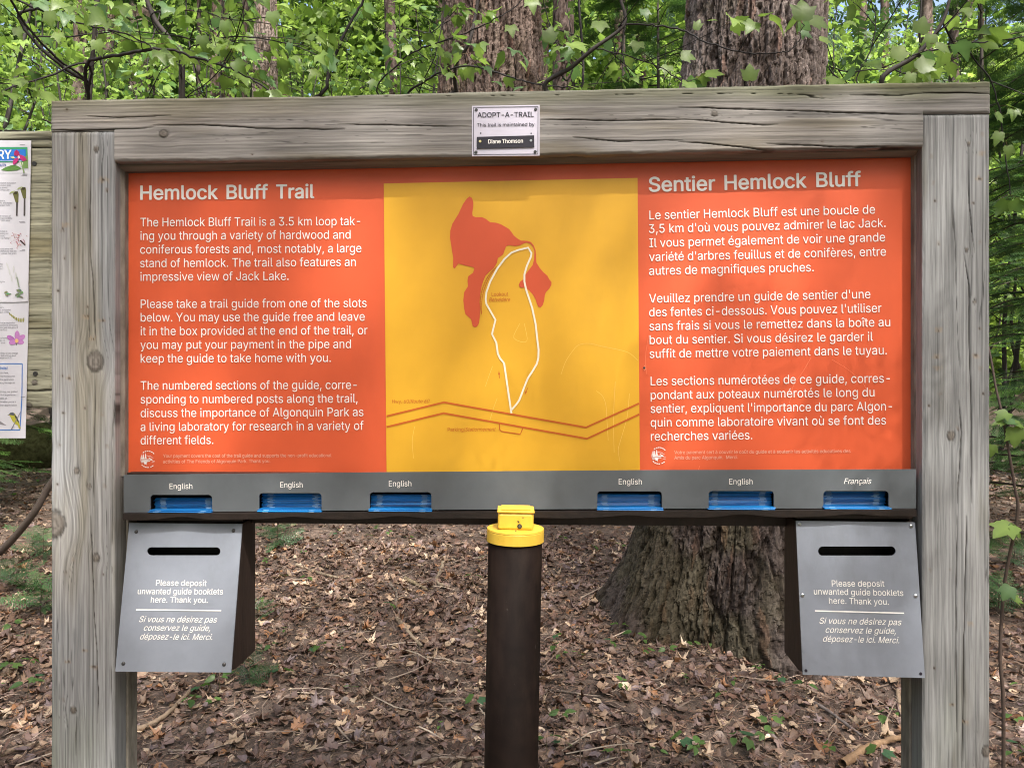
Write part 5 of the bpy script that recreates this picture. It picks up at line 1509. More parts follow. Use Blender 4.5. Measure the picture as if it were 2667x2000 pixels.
# ------------------------------------------------------------------ understorey maples further back (copies of a few grown ones)
def grown_maple(seed, H, lite=True):
    r = random.Random(seed)
    T = Tubes(); out = []
    for sgn in range(r.choice([1, 2, 2])):
        a0 = r.uniform(0, 6.28); lean = r.uniform(.05, .22)
        S = [np.zeros(3)]
        for k in range(1, 9):
            z = H * k / 8
            S.append(np.array([math.cos(a0) * lean * z + r.gauss(0, .05), math.sin(a0) * lean * z + r.gauss(0, .05), z]))
        S = catmull(S, 3); SA = np.array(S)
        T.add(S, np.linspace(.026, .006, len(S)), 6, (.05, .042, .038))
        for k in range(11):
            f = .28 + .72 * (k + r.random()) / 11
            p = SA[min(int(f * (len(S) - 1)), len(S) - 2)]
            a = r.uniform(0, 6.28); L = r.uniform(.6, 1.7) * (1.15 - .5 * f)
            d = np.array([math.cos(a), math.sin(a), r.uniform(.1, .6)])
            q = catmull([p, p + d * L * .5, p + d * L * np.array([1, 1, .7]) + np.array([0, 0, r.uniform(-.1, .1)])], 4)
            T.add(q, np.linspace(.008, .002, len(q)), 4, (.05, .04, .035))
            lat = np.cross(d, [0, 0, 1])
            for j in range(4, len(q)):
                pass
            qq = np.array(q)
            for j in range(int(L * 38)):
                u = r.uniform(.15, 1.0); pp = qq[min(int(u * (len(q) - 1)), len(q) - 1)]
                off = np.array([r.gauss(0, .16), r.gauss(0, .16), r.gauss(.0, .06)])
                pt = pp + off
                v = off * np.array([1, 1, .3]); v = v / (np.linalg.norm(v) + 1e-6)
                tp = v + np.array([0, 0, -r.uniform(0, 1.0)])
                n = np.array([r.gauss(0, .5), r.gauss(0, .5), 1.0])
                out.append((pp, pt, tp, n, r.uniform(.05, .10)))
    tm = T.mesh('trunk'); tm.materials.append(twig_m)
    cmesh = leaves_obj(out, seed, None, True, {}, 'crown', False); cmesh.materials.append(leafA)
    return tm, cmesh
variants = [grown_maple(100 + i, 5.2 + .35 * (i % 5)) for i in range(7)]
rp = np.random.RandomState(5)
spots_ = []
while len(spots_) < 92:
    y = 8.6 + 7.0 * rp.rand() ** 1.25
    x = (rp.rand() * 2 - 1) * (0.80 * y + 1.2)
    if abs(x + .3) < .9 and y < 9.0: continue
    if any((x - a) ** 2 + (y - b) ** 2 < .30 for a, b in spots_): continue
    # the right upper corner is lighter: fewer maples, sky shows there
    if x > .40 * y and rp.rand() < .45: continue
    spots_.append((x, y))
for a_, b_ in ((-7.0, 3.6), (-8.4, 5.2), (-7.6, 7.0), (-9.5, 3.0), (-10.5, 6.5), (-9.0, 8.5), (7.5, 4.5), (8.6, 6.2), (7.2, 7.4), (9.8, 4.0), (-4.6, 5.6), (-5.2, 6.6), (-4.3, 7.3), (-5.9, 8.0), (-3.9, 5.0)): spots_.append((a_, b_))
for i, (x, y) in enumerate(spots_):
    tm, cmh = variants[i % 7]
    far = y > 12
    o = thing('understorey_maple', 'slender bright green maple in the thicket far behind the sign' if far else 'slender bright green maple in the thicket close behind the sign', 'tree', (x, y, float(gz(x, y)) - .03), rp.rand() * 6.28, 'understorey maples in the thicket')
    s = .85 + .4 * rp.rand(); o.scale = (s, s, s * (.9 + .25 * rp.rand()))
    link('trunk', tm, None, o); link('crown', cmh, None, o)

# ------------------------------------------------------------------ other trunks in the wood
def plain_tree(px22, Z, w22, label, seed, tint, lean=0.0, H=11.0, group=None, name='tree', crown=(700, 2.2)):
    x = (px22 * S22 - CX) / F * Z; r0 = w22 * S22 / F * Z / 2
    g = float(gz(x, Z)); t = thing(name, label, 'tree', (x, Z, g), 0, group)
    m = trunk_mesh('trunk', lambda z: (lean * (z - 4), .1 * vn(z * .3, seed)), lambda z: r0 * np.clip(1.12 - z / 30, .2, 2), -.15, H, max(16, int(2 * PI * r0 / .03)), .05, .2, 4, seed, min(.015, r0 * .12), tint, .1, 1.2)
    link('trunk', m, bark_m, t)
    hemlock_crown(t, H - 3.2, H + 4, crown[1], crown[0], int(seed * 13), lean * (H - 4), 0)
    return t
for args in ((1217, 10.5, 50, 'dark straight trunk just right of the reddish brown trunk', 5.0, (.55, .5, .5), .0), (465, 10.2, 34, 'brown trunk left of the slim grey trunk', 6.0, (1.05, .95, .9), .03), (430, 8.8, 9, 'thin dark pole of a tree left of the brown trunk', 7.0, (.4, .4, .4), .01), (520, 8.9, 12, 'thin dark leaning tree beside the slim grey trunk', 8.0, (.4, .38, .36), .04),
             (1992, 10.0, 24, 'grey hemlock trunk seen through the leaves right of the thick mossy trunk', 9.0, (.9, .88, .86), .02), (2068, 11.0, 22, 'dark thin hemlock trunk above the right end of the beam', 10.0, (.5, .5, .5), -.01), (1340, 12.0, 26, 'dark trunk deep between the two thick trunks', 11.0, (.5, .46, .44), .0), (160, 11.5, 30, 'grey trunk deep in the leaves above the left post', 12.0, (.7, .68, .66), .02), (850, 12.5, 28, 'grey trunk deep in the leaves left of the reddish brown trunk', 13.0, (.65, .6, .6), -.02), (-60, 9.5, 50, 'dark trunk left of the notice board', 14.0, (.6, .55, .5), .0), (2290, 8.0, 70, 'dark trunk right of the right post', 15.0, (.6, .55, .5), .0)):
    plain_tree(*args, name='forest_tree', crown=(70, 1.8))

# ------------------------------------------------------------------ hemlock boughs at the right edge
def hemlock_sapling(px22, Z, H, label, seed, nb, L0, z0=.5, n_per=26, size=(.10, .2), a_mid=PI, a_sp=1.2):
    x = (px22 * S22 - CX) / F * Z; g = float(gz(x, Z))
    t = thing('young_hemlock', label, 'tree', (x, Z, g), 0, 'young hemlocks')
    r = random.Random(seed); R2_ = np.random.RandomState(seed)
    T0 = Tubes(); T0.add([(0, 0, -.05), (.02, 0, H * .5), (0, .03, H)], [.035, .025, .006], 8, (.07, .055, .045)); link('trunk', T0.mesh('trunk'), twig_m, t)
    TB = Tubes(); P, tips, nn, sz = [], [], [], []
    for i in range(nb):
        z = z0 + (H - z0) * (i + r.random()) / nb; a = a_mid + r.uniform(-a_sp, a_sp) * 1.0
        L = L0 * (1 - .6 * z / H) * r.uniform(.7, 1.15)
        d = np.array([math.cos(a), math.sin(a), 0])
        q = catmull([np.array([0, 0, z]), np.array([0, 0, z + .05]) + d * L * .5, np.array([0, 0, z - .16 * L]) + d * L], 5)
        TB.add(q, np.linspace(.009, .002, len(q)), 5, (.06, .045, .035))
        qa = np.array(q); lat = np.array([-d[1], d[0], 0])
        for k in range(n_per):
            u = .15 + .85 * (k + r.random()) / n_per; p = qa[min(int(u * (len(q) - 1)), len(q) - 1)]
            s = r.choice([-1, 1]); w = (1 - u) * L * .35 * r.random()
            p2 = p + lat * s * w + np.array([0, 0, -.03 * w + r.gauss(0, .012)])
            P.append(p2); v = d * .8 + lat * s * r.uniform(.2, 1.1) + np.array([0, 0, -r.uniform(.0, .35)]); tips.append(v)
            nn.append([r.gauss(0, .25), r.gauss(0, .25), 1]); sz.append(r.uniform(*size))
    link('branches', TB.mesh('branches'), twig_m, t)
    n = len(P); C = mixc((.035, .075, .028), (.09, .17, .05), R2_.rand(n)); k = R2_.rand(n) < .2; C[k] = C[k] * np.array([1.6, 1.7, 1.2])
    tile('foliage', SPT, SPF, frames(np.array(tips), np.array(nn), np.array(sz)), np.array(P), C, leafB, t)
    return t
hemlock_sapling(2330, 4.4, 3.4, 'young hemlock reaching dark feathery boughs in from the right edge, beside the post', 3, 34, 1.25, .35, 30, (.12, .22))
hemlock_sapling(2350, 6.3, 5.2, 'young hemlock with dark drooping boughs further back at the right edge', 4, 32, 1.9, .5, 30, (.16, .28))
hemlock_sapling(2120, 7.8, 6.6, 'tall young hemlock with dark sprays above the right end of the beam', 5, 26, 1.6, 2.6, 30, (.18, .32), PI, 3.1)
hemlock_sapling(1420, 9.4, 8.0, 'tall young hemlock with dark sprays between the two thick trunks', 6, 46, 1.5, 3.0, 26, (.2, .36), PI, 3.1)
hemlock_sapling(-200, 6.8, 4.6, 'young hemlock with dark boughs at the left edge behind the notice board', 7, 40, 1.9, .3, 26, (.16, .3), 0.0, 1.3)
hemlock_sapling(330, 10.5, 7.6, 'young hemlock with dark sprays deep behind the left half of the beam', 8, 44, 1.7, 2.0, 26, (.2, .36), PI, 3.1)

# ------------------------------------------------------------------ far wood: leaf masses nobody could count
def far_leaves(name, n, seed, y0, y1, hfun, size, colr, mat, T, Fc):
    r = np.random.RandomState(seed)
    y = y0 + (y1 - y0) * r.rand(n); x = (r.rand(n) * 2 - 1) * (.85 * y + 2)
    h = hfun(x, y) * r.rand(n) ** .85
    # gather into clumps
    k = 420
    cy = y0 + (y1 - y0) * r.rand(k); cx = (r.rand(k) * 2 - 1) * (.85 * cy + 2); ch = hfun(cx, cy) * r.rand(k) ** .8
    pick = r.randint(0, k, n); mixk = r.rand(n) < .8
    sx = r.randn(n) * .9; sy = r.randn(n) * .6; sz_ = r.randn(n) * .38
    x = np.where(mixk, cx[pick] + sx, x); y = np.where(mixk, cy[pick] + sy, y); h = np.where(mixk, ch[pick] + sz_, h)
    P = np.stack([x, y, gz(x, y) + np.clip(h, .05, None)], -1)
    tip = np.stack([r.randn(n), r.randn(n), -.5 + .4 * r.randn(n)], -1); nr = np.stack([.5 * r.randn(n), .5 * r.randn(n), np.ones(n)], -1)
    C = mixc(colr[0], colr[1], r.rand(n)) * (.8 + .4 * r.rand(k)[pick])[:, None]
    o = tile(name, T, Fc, frames(tip, nr, size[0] + (size[1] - size[0]) * r.rand(n)), P, C, mat)
    return o
def ring_leaves(name, n, seed):  # unseen ring of leaves, added to cut low sky light and reflections
    r = np.random.RandomState(seed); k = 300
    def pos(m):
        a = r.rand(m) * PI * 1.36 + PI * .82; d = 9 + 9 * r.rand(m)
        return np.stack([d * np.cos(a), 1.5 + d * np.sin(a) * .95], -1)
    c = pos(k); ch = 7.5 * r.rand(k) ** .8; pk = r.randint(0, k, n)
    xy = c[pk] + r.randn(n, 2) * 1.0; h = np.clip(ch[pk] + r.randn(n) * .6, .05, None)
    P = np.stack([xy[:, 0], xy[:, 1], gz(xy[:, 0], xy[:, 1]) + h], -1)
    tip = np.stack([r.randn(n), r.randn(n), -.5 + .4 * r.randn(n)], -1); nr = np.stack([.6 * r.randn(n), .6 * r.randn(n), np.ones(n)], -1)
    C = mixc((.05, .11, .02), (.14, .26, .045), r.rand(n)) * (.7 + .5 * r.rand(k))[pk][:, None]
    return tile(name, LT2, LF2, frames(tip, nr, .22 + .22 * r.rand(n)), P, C, leafA)
tag(ring_leaves('surrounding_foliage', 16000, 6), 'unseen green understorey added on both sides and behind the viewer to cut sky light', 'foliage', kind='stuff')
hf = lambda x, y: np.where(x > .34 * y, .44 * y + 1.2, .74 * y + 1.5)
tag(far_leaves('distant_maple_foliage', 64000, 1, 14.5, 24, hf, (.12, .22), ((.18, .28, .06), (.34, .47, .12)), leafA, LT2, LF2), 'bright green leaf mass of the distant wood', 'foliage', kind='stuff')
tag(far_leaves('distant_maple_foliage', 60000, 5, 22, 33, lambda x, y: np.where(x > .34 * y, .42 * y, .90 * y + 2), (.32, .55), ((.15, .24, .06), (.29, .42, .12)), leafA, LT2, LF2), 'green leaf mass at the far back of the wood', 'foliage', kind='stuff')
tag(far_leaves('distant_conifer_foliage', 7000, 2, 15, 27, lambda x, y: np.where(x > .34 * y, .56 * y, .80 * y + 2), (.5, .95), ((.03, .06, .022), (.07, .12, .045)), leafB, SLT, SLF), 'dark conifer foliage of the distant wood', 'foliage', kind='stuff')
rp = np.random.RandomState(9)
for i in range(22):
    y = 14 + 9 * rp.rand(); x = (rp.rand() * 2 - 1) * .8 * y
    t = thing('forest_tree', 'dim trunk in the distant wood', 'tree', (x, y, float(gz(x, y)) - .1), 0, 'dim trunks in the distant wood')
    r0 = .08 + .16 * rp.rand()
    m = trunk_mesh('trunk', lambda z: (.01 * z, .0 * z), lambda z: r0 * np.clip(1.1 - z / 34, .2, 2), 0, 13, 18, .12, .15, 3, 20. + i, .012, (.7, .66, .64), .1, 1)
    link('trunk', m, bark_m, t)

# ------------------------------------------------------------------ leaf litter
LITC = [((.19, .125, .09), 5), ((.28, .195, .135), 4), ((.45, .34, .235), 2.4), ((.16, .095, .07), 5), ((.21, .145, .125), 4), ((.10, .063, .048), 5), ((.32, .165, .08), 1.4), ((.60, .48, .35), 1.0), ((.185, .14, .14), 1.6)]
LW = np.array([w for _, w in LITC]); LW = LW / LW.sum(); LCOL = np.array([c for c, _ in LITC]); LCOL = LCOL * np.array([1.02, .985, .965])
def curled(outl, cx, cy, tw, seed):
    r = random.Random(seed)
    pts = [(0, .4)] + outl; T = []
    for x, y in pts:
        z = cx * x * x * 2 + cy * (y - .45) ** 2 * 1.6 + tw * x * (y - .4) * 2 + r.uniform(-.045, .045)
        T.append((x, y - .4, z))
    n = len(outl)
    return np.array(T), [(0, 1 + i, 1 + (i + 1) % n) for i in range(n)]
hm = [(0, 0), (.2, -.04), (.16, .1), (.46, .12), (.38, .3), (.60, .52), (.36, .5), (.22, .55), (.26, .76), (.12, .74)]
maple_o = hm + [(0, 1.0)] + [(-x, y) for x, y in hm[::-1][:-1]]
beech_o = [(0, 0), (.16, .12), (.25, .32), (.26, .52), (.18, .76), (0, 1), (-.18, .76), (-.26, .52), (-.25, .32), (-.16, .12)]
frag_o = [(-.1, 0), (.3, .05), (.35, .4), (.1, .55), (.05, .9), (-.25, .6), (-.3, .2)]
TEMPL = [curled(maple_o, .5, .3, .2, 1), curled(maple_o, -.45, .5, -.3, 2), curled(maple_o, 1.1, -.2, .3, 3), curled(beech_o, 1.3, .4, .1, 4), curled(beech_o, -.6, .6, .4, 5), curled(frag_o, .6, .4, .2, 6), curled(frag_o, -.7, -.3, .5, 7), curled(frag_o, .2, .9, .1, 8), curled(frag_o, 1.2, .5, -.4, 9), curled(beech_o, 1.9, -.3, .5, 10)]
TRUNKS = [((1868 - CX) / F * 4.05, 4.05, .38), ((1262 - CX) / F * 7, 7.0, .6)]
def litter(name, n, y0, y1, xm, smin, smax, seed, tilt=.35, lift=.014):
    r = np.random.RandomState(seed)
    per = n // len(TEMPL); allm = []
    Vs, Ls, Ts, Cs, off = [], [], [], [], 0
    for (T, Fc) in TEMPL:
        y = y0 + (y1 - y0) * r.rand(per) ** .9; x = (r.rand(per) * 2 - 1) * (xm * y + 1.0)
        keep = (vn(x * 1.3, y * 1.3, 5.0) + .55 * r.randn(per)) > -.75
        for tx, ty, tr_ in TRUNKS: keep &= (x - tx) ** 2 + (y - ty) ** 2 > tr_ ** 2
        x, y = x[keep], y[keep]; k = len(x)
        P = np.stack([x, y, gz(x, y) + .008 * fbm(x * 9, y * 9, 1.0, o=3) + lift * (.35 + r.rand(k) ** 2 * 1.3)], -1)
        a = r.rand(k) * 2 * PI
        tip = np.stack([np.cos(a), np.sin(a), r.randn(k) * tilt], -1); nr = np.stack([r.randn(k) * tilt, r.randn(k) * tilt - .1, np.ones(k) * np.where(r.rand(k) < .35, -1, 1)], -1)
        M = frames(tip, nr, smin + (smax - smin) * r.rand(k) ** 1.5)
        C = LCOL[r.choice(len(LCOL), k, p=LW)] * (.76 + .42 * r.rand(k))[:, None]
        V = np.einsum('nij,kj->nki', M, T) + P[:, None, :]
        nT = len(T); fl = np.concatenate([np.array(f) for f in Fc]); tot = np.array([len(f) for f in Fc])
        Vs.append(V.reshape(-1, 3)); Ls.append((fl[None] + (np.arange(k) * nT)[:, None]).ravel() + off); Ts.append(np.tile(tot, k))
        Cs.append(np.repeat(C[:, None], nT, 1).reshape(-1, 3)); off += k * nT
    tt = np.concatenate(Ts); st = np.concatenate([[0], np.cumsum(tt)[:-1]])
    m = mesh_np(name, np.concatenate(Vs), np.concatenate(Ls), st, tt); set_col(m, np.concatenate(Cs))
    return tag(link(name, m, litter_m), 'dead brown leaves covering the forest floor', 'leaf litter', kind='stuff')
litter('leaf_litter', 32000, 2.2, 5.6, .80, .015, .076, 1, .22, .012)
litter('leaf_litter', 20000, 5.4, 11.5, .80, .03, .085, 2, .30, .013)

def needles(name, n, y0, y1, xm, l0, l1, w, seed, cols, lift=.017, bend=True):
    r = np.random.RandomState(seed)
    y = y0 + (y1 - y0) * r.rand(n) ** .9; x = (r.rand(n) * 2 - 1) * (xm * y + 1.0)
    z = gz(x, y) + .008 * fbm(x * 9, y * 9, 1.0, o=3) + lift * (.4 + r.rand(n) * 1.4)
    a = r.rand(n) * 2 * PI; L = l0 + (l1 - l0) * r.rand(n) ** 2
    b = (r.rand(n) - .5) * .8
    d1 = np.stack([np.cos(a), np.sin(a), r.randn(n) * .18], -1); d2 = np.stack([np.cos(a + b), np.sin(a + b), r.randn(n) * .18], -1)
    p0 = np.stack([x, y, z], -1); p1 = p0 + d1 * (L / 2)[:, None]; p2 = p1 + d2 * (L / 2)[:, None]
    up = np.stack([-np.sin(a), np.cos(a), np.ones(n) * .6], -1) * (w * (.6 + .8 * r.rand(n)))[:, None]
    V = np.stack([p0 - up, p0 + up, p1 - up, p1 + up, p2], 1).reshape(-1, 3)
    bb = (np.arange(n) * 5)[:, None]
    lp = np.concatenate([bb + 0, bb + 2, bb + 3, bb + 1, bb + 2, bb + 4, bb + 3], 1).ravel()
    tt = np.tile([4, 3], n); st = np.concatenate([[0], np.cumsum(tt)[:-1]])
    m = mesh_np(name, V, lp, st, tt)
    C = np.array(cols)[r.randint(0, len(cols), n)] * (.9 + .6 * r.rand(n))[:, None]
    set_col(m, np.repeat(C[:, None], 5, 1).reshape(-1, 3))
    return link(name, m, needle_m)
tag(needles('needle_litter', 95000, 2.2, 7.5, .8, .02, .12, .0011, 3, [(.14, .085, .06), (.20, .13, .09), (.09, .06, .048), (.25, .19, .15), (.06, .042, .036)]), 'fallen needles and bark crumbs on the forest floor', 'needle litter', kind='stuff')
tag(needles('twig_litter', 2600, 2.2, 9, .8, .08, .38, .0022, 4, [(.16, .12, .095), (.24, .19, .15), (.09, .066, .052), (.33, .27, .21)], .02), 'thin dead twigs lying all over the forest floor', 'twigs', kind='stuff')

# ------------------------------------------------------------------ fallen sticks
k7 = lambda x, y: (0 + x * .40687, 1340 + y * .40687)
k8 = lambda x, y: (880 + x * .40687, 1340 + y * .40687)
k9 = lambda x, y: (1767 + x * .40687, 1340 + y * .40687)
def stick(pts, w, label, col, lift=.0, seed=0, forks=()):
    P = [np.array(ground_at(*p)) + np.array([0, 0, w * .5 + lift]) for p in pts]
    b = Vector(P[0]); Q = catmull([p - P[0] for p in P], 6)
    r = random.Random(seed)
    t = Tubes(); rad = np.linspace(1, .6, len(Q)) * w * np.array([1 + r.uniform(-.13, .13) for _ in Q])
    Q = [q + np.array([r.gauss(0, w * .07) for _ in range(3)]) for q in Q]
    t.add(Q, rad, 9, col)
    for fp in forks:
        fq = [np.array(ground_at(*p)) - P[0] + np.array([0, 0, w * .6]) for p in fp]
        t.add(catmull(fq, 5), np.linspace(w * .7, w * .35, len(catmull(fq, 5))), 7, col)
    o = link('fallen_stick', t.mesh('fallen_stick'), twig_m, None, b)
    return tag(o, label, 'stick', 'fallen sticks on the forest floor')
tan_, gry, brn = (.33, .26, .185), (.19, .155, .125), (.14, .095, .07)
stick([k7(840, 1405), k7(960, 1370), k7(1090, 1280), k7(1225, 1140)], .0135, 'bent pale brown stick lying beside the foot of the left post', (.26, .19, .13), .01, 1)
stick([k8(330, 450), k8(375, 510), k8(375, 600), k8(440, 700)], .010, 'thin crooked stick lying above the curved tan stick left of the pipe', gry, .004, 2)
stick([k8(380, 680), k8(420, 730), k8(460, 780), k8(540, 860)], .014, 'curved tan stick on the leaves left of the pipe', tan_, .006, 3)
stick([k8(680, 285), k8(660, 370), k8(630, 440), k8(720, 480)], .015, 'forked pale stick nearest to the pipe cap on its left', tan_, .006, 4, [[k8(560, 440), k8(640, 445)]])
stick([k8(430, 420), k8(500, 455), k8(575, 495)], .015, 'short tan stick just left of the forked one', (.27, .21, .13), .004, 5)
stick([k8(1418, 838), k8(1470, 910), k8(1545, 1012)], .008, 'short straight reddish twig between the pipe and the mossy trunk', (.20, .125, .10), .006, 6)
stick([k8(480, 1612), k8(640, 1582), k8(920, 1572)], .012, 'pale stick at the bottom edge touching the foot of the pipe', (.30, .23, .17), .004, 7)
stick([k8(1330, 1132), k8(1500, 1150), k8(1690, 1182)], .005, 'long thin grey twig right of the pipe', gry, .006, 8)
stick([k8(1560, 1172), k8(1850, 1270), k8(2010, 1400), k8(2200, 1420)], .006, 'long dark twig curving across the leaves right of the pipe', (.085, .06, .05), .006, 9)
stick([k9(808, 1190), k9(960, 1280), k9(1080, 1370), k9(1175, 1440)], .0085, 'grey stick slanting down below the right deposit box', (.20, .165, .15), .012, 10)
stick([k9(1050, 1630), k9(1200, 1530), k9(1330, 1480), k9(1475, 1448)], .017, 'thick half barkless branch at the bottom edge beside the right post', (.33, .21, .12), .012, 11, [[k9(1160, 1552), k9(1190, 1600), k9(1215, 1640)]])
stick([k9(1405, 1140), k9(1418, 1270), k9(1465, 1372)], .010, 'upright looking tan stick leaning toward the right post', (.34, .25, .17), .006, 12)
stick([k7(0, 790), k7(60, 690), k7(170, 590)], .008, 'tan splinter of wood left of the left post', (.36, .25, .15), .01, 13)
stick([k7(-20, 1560), k7(100, 1520), k7(255, 1480)], .013, 'pale stick in the bottom left corner', (.32, .24, .17), .006, 14)
stick([k7(1900, 330), k7(2050, 385), k7(2200, 420)], .012, 'pale stick lying between the left deposit box and the pipe', tan_, .004, 15)
stick([k7(2330, 700), k8(0, 775), k8(350, 735)], .006, 'long thin grey twig right of the left deposit box', gry, .004, 16)
# dead branch propped up left of the left post
P = [W22(-30, 1215, 3.6), W22(0, 1192, 3.55), W22(40, 1150, 3.5), W22(75, 1105, 3.45), W22(100, 1060, 3.45), W22(125, 1020, 3.45), W22(160, 960, 3.5)]
gp = Vector((P[0].x - .25, P[0].y + .1, float(gz(P[0].x - .25, P[0].y + .1))))
T0 = Tubes(); Q = catmull([np.zeros(3)] + [np.array(p - gp) for p in P], 5); T0.add(Q, np.linspace(.020, .014, len(Q)), 10, (.115, .09, .075))
tag(link('dead_branch', T0.mesh('dead_branch'), twig_m, None, gp), 'dark curved dead branch propped up left of the left post', 'branch')
# mossy log on the rise at the left
lg = MB(); o_ = Tubes()
x0, x1, yl = -9.5, -4.6, 8.6
cen_ = [(x0 + (x1 - x0) * t, yl + .5 * t, float(gz(x0 + (x1 - x0) * t, yl + .5 * t)) + .22 + .03 * math.sin(9 * t)) for t in np.linspace(0, 1, 60)]
b0 = Vector(cen_[0])
V, q = tube_np([np.array(c) - np.array(b0) for c in cen_], .30, 40)
nn = fbm(V[:, 0] * 5, V[:, 1] * 9, V[:, 2] * 9, o=4)
ctr = np.repeat(np.array(cen_) - np.array(b0), 40, 0); V = ctr + (V - ctr) * (1 + .22 * nn)[:, None]
m = mesh_np('mossy_log', V, q.ravel(), np.arange(len(q)) * 4, np.full(len(q), 4)); smooth(m)
tag(link('mossy_log', m, moss_m, None, b0), 'fallen log overgrown with moss below the notice board', 'log')

# ------------------------------------------------------------------ seedlings and little firs on the floor
def two_leaf(seed):
    r = random.Random(seed); out = []; T = Tubes()
    h = r.uniform(.03, .06)
    T.add([(0, 0, -.02), (.003, 0, h * .6), (.004, .002, h)], [.0011, .001, .0009], 4, (.12, .10, .05))
    n = r.choice([2, 2, 3, 4])
    for k in range(n):
        a = r.uniform(0, 1) + k * 2 * PI / n
        out.append((np.array([0, 0, h]), np.array([.012 * math.cos(a), .012 * math.sin(a), h]), np.array([math.cos(a), math.sin(a), r.uniform(-.25, .35)]), np.array([r.gauss(0, .2), r.gauss(0, .2) - .35, 1]), r.uniform(.026, .046)))
    return T.mesh('stem'), out
ov = [(0, 0), (.20, .12), (.30, .34), (.26, .62), (.12, .86), (0, 1.0), (-.12, .86), (-.26, .62), (-.30, .34), (-.20, .12)]
OT, OF = leaf_template(ov, .2, .3)
svar = []
for i in range(5):
    sm_, out = two_leaf(i); sm_.materials.append(twig_m)
    r = np.random.RandomState(i)
    M = frames(np.array([o[2] for o in out]), np.array([o[3] for o in out]), np.array([o[4] for o in out]))
    lm = tile('leaves', LT2 if i in (1, 4) else OT, LF2 if i in (1, 4) else OF, M, np.array([o[1] for o in out]), leaf_colors(len(out), r, (.07, .14, .04), (.14, .24, .07), .2), None)
    lm.materials.append(leafA); svar.append((sm_, lm))
seed_px = [k8(1808, 770), k8(1750, 845), k8(1900, 840), k8(1960, 830), k8(1995, 915), k8(2110, 925), k8(1400, 800), k8(1390, 910), k8(1430, 935), k8(1545, 925), k8(1820, 1160), k8(1440, 1500), k8(1340, 1535), k8(2045, 1560), k8(1790, 1580), k8(1430, 1360), k8(880, 1235), k8(870, 785), k8(660, 1400), k8(90, 1140), k8(1440, 180), k8(1650, 220), k8(865, 450), k8(920, 290), k8(210, 150), k8(330, 140), k8(455, 150), k8(365, 325), k8(20, 120), k8(240, 100), k8(1815, 235), k8(340, 600),
           k9(190, 820), k9(205, 855), k9(100, 860), k9(515, 1045), k9(645, 1080), k9(275, 1205), k9(350, 1100), k9(50, 1070), k9(550, 1490), k9(450, 1495), k9(355, 1520), k9(650, 1335), k9(590, 1385), k9(965, 1570), k9(1285, 1575), k9(1305, 1385), k9(1395, 1310), k9(120, 1520), k9(110, 1580), k9(15, 1495), k9(815, 1165),
           k7(40, 1010), k7(60, 1020), k7(200, 1000), k7(230, 1075), k7(175, 1170), k7(5, 1130), k7(150, 800), k7(80, 770), k7(1280, 1140), k7(1225, 1270), k7(1230, 1220), k7(1370, 1230), k7(1400, 1130), k7(1800, 1040), k7(1735, 895), k7(1830, 780), k7(1820, 405), k7(1940, 270), k7(2000, 880), k7(2050, 920), k7(2190, 880), k7(1670, 570), k7(1700, 330), k7(2130, 130), k7(1960, 460), k7(120, 560), (40, 1230), (75, 1215), (30, 1290), (100, 1260), (95, 1170), (60, 1135), (2640, 1900), (2655, 1960), (2640, 1990), (2660, 1800)]
rp = np.random.RandomState(3)
for i, (px, py) in enumerate(seed_px):
    g = ground_at(px, py + 8)
    o = thing('seedling', 'small green seedling poking through the dead leaves', 'seedling', g + Vector((0, 0, .012)), rp.rand() * 6.28, 'seedlings on the forest floor')
    s = .8 + .5 * rp.rand(); o.scale = (s, s, s)
    a_, b_ = svar[i % 5]; link('stem', a_, None, o); link('leaves', b_, None, o)

def fir(px, py, label, seed, size, n, col=((.03, .075, .03), (.075, .15, .06)), up=.3):
    g = ground_at(px, py); r = np.random.RandomState(seed)
    t = thing('fir_seedling', label, 'fir seedling', g, 0, 'little firs on the forest floor')
    T0 = Tubes(); T0.add([(0, 0, -.02), (.005, 0, size * .5), (0, .004, size * .8)], [.003, .0022, .001], 5, (.10, .075, .055)); link('stem', T0.mesh('stem'), twig_m, t)
    a = np.arange(n) * 2.4 + r.randn(n) * .3; h = size * (.15 + .65 * np.arange(n) / n)
    P = np.stack([0 * a, 0 * a, h], -1); tip = np.stack([np.cos(a), np.sin(a), up + .25 * r.randn(n)], -1); nr = np.stack([.25 * r.randn(n), .25 * r.randn(n) - .3, np.ones(n)], -1)
    tile('foliage', SPT, SPF, frames(tip, nr, size * (.6 + .5 * r.rand(n))), P, mixc(*col, r.rand(n)), leafB, t)
fir(722, 1428, 'little fir spreading right of the left deposit box', 1, .24, 9)
fir(112, 1455, 'bright little fir beside the left post, topmost of the three there', 2, .26, 10, ((.05, .11, .05), (.10, .19, .08)))
fir(40, 1545, 'little fir at the left edge of the picture', 3, .26, 10)
fir(105, 1600, 'bright little fir beside the left post, lowest of the three there', 4, .24, 10, ((.05, .12, .04), (.10, .21, .07)))
fir(648, 1795, 'dark little fir below the left deposit box', 5, .15, 7, ((.02, .05, .02), (.045, .085, .03)))
fir(668, 1620, 'dark little fir close to the right side of the left deposit box', 6, .13, 6)
fir(2600, 1600, 'little fir behind the thin stem beside the right post', 7, .25, 9, ((.04, .1, .04), (.09, .17, .06)))
fir(2640, 1480, 'little fir at the right edge of the picture', 8, .22, 8)
fir(250, 1370, 'little fir behind the left post', 9, .2, 7)

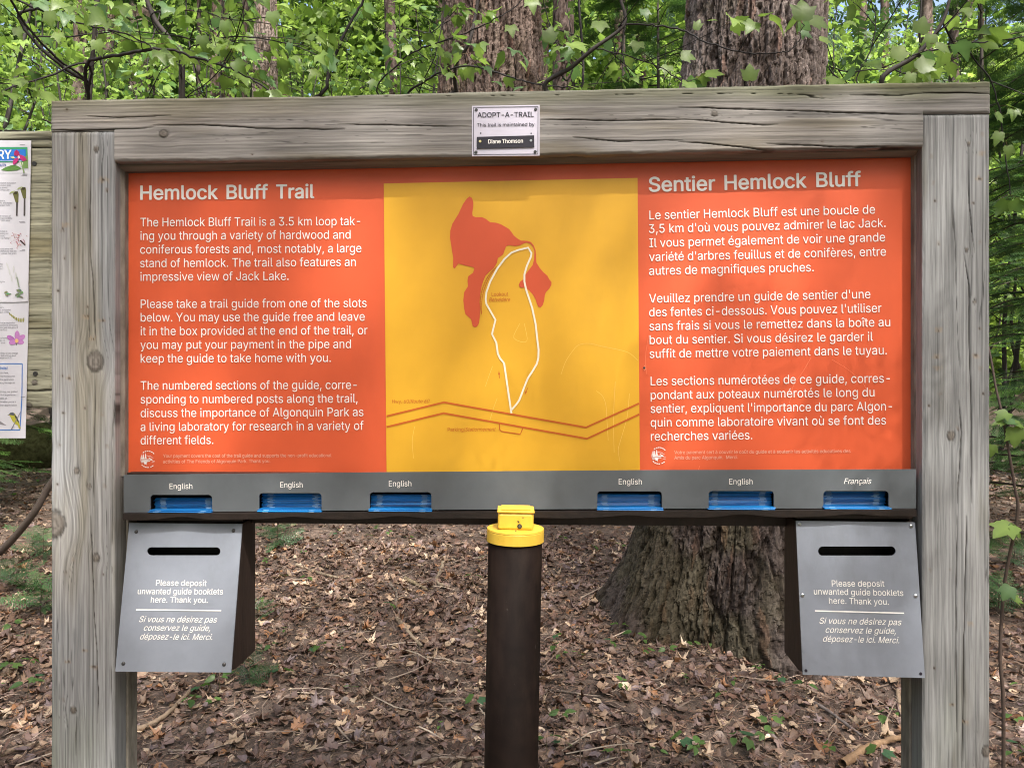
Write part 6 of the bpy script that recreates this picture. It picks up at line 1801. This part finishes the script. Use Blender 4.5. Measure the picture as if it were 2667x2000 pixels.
# ------------------------------------------------------------------ unseen trees behind the viewer, placed so their crowns dapple the sign
def shade_tree(x, y, z0, z1, rad, n, seed, label, hole=None):  # unseen maple, added to filter the sun over a target
    ox = 4.2 if x > 0 else -4.2                      # stem set aside, clear of the sun's ray that the crown screens
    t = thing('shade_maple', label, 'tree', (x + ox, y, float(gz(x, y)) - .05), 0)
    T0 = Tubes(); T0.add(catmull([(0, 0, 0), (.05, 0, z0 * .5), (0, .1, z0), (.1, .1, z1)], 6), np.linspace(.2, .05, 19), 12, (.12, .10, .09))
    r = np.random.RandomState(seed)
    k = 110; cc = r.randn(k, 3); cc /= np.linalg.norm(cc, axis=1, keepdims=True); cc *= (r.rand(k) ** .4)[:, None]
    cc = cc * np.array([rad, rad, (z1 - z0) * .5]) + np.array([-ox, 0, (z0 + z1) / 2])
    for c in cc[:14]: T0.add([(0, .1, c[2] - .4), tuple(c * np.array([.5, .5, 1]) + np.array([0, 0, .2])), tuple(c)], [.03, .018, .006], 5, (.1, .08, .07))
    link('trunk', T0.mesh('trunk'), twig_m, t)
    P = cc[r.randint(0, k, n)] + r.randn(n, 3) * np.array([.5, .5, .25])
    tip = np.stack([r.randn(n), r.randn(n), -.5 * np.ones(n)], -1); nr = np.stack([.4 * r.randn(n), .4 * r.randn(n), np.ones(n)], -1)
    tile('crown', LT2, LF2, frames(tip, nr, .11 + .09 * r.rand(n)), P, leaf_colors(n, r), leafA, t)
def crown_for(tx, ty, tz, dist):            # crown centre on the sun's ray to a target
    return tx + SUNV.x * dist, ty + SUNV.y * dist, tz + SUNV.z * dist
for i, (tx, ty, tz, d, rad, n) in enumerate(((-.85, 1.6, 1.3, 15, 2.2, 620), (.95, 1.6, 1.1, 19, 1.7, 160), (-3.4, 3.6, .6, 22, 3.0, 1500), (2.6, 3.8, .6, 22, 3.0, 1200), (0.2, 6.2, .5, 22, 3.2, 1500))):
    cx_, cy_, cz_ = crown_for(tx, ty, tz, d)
    shade_tree(cx_, cy_, cz_ - 1.7, cz_ + 1.7, rad, n, 40 + i, ('tall unseen maple added behind the viewer, its crown dappling the sign', 'slender unseen maple added behind the viewer, its crown dappling the right post', 'tall unseen maple added behind the viewer, shading the notice board side', 'tall unseen maple added behind the viewer, shading the right side', 'tall unseen maple added overhead, shading the open floor')[i])

t = thing('shade_hemlock', 'hemlock behind the viewer whose boughs dapple the right post and box', 'tree', (4.6, -2.6, float(gz(4.6, -2.6))), 0)
T0 = Tubes(); T0.add([(0, 0, -.1), (0, 0, 5), (.05, 0, 10)], [.16, .12, .03], 12, (.1, .08, .07)); link('trunk', T0.mesh('trunk'), twig_m, t)
r = np.random.RandomState(8); P = []; tips = []; TB = Tubes()
o4 = np.array([4.6, -2.6, float(gz(4.6, -2.6))])
for k in range(13):
    tx, tz, d = .22 + 1.2 * r.rand(), .2 + 1.75 * r.rand(), 2.7 + 1.8 * r.rand()
    c = np.array([tx, 1.55, tz]) + np.array(SUNV) * d - o4
    st = np.array([0, 0, c[2] + .5]); TB.add([st, (st + c) / 2 + np.array([0, 0, .2]), c], [.008, .005, .002], 5, (.08, .06, .05))
    u = (c - st); u /= np.linalg.norm(u)
    for j in range(3):
        P.append(c + r.randn(3) * np.array([.10, .10, .06])); tips.append(u + r.randn(3) * np.array([.8, .8, .2]))
link('limbs', TB.mesh('limbs'), twig_m, t)
n = len(P)
tile('crown', SPT, SPF, frames(np.array(tips), np.stack([.3 * r.randn(n), .3 * r.randn(n), np.ones(n)], -1), (.18 + .16 * r.rand(n))), np.array(P), mixc((.02, .05, .02), (.05, .1, .03), r.rand(n)), leafB, t)
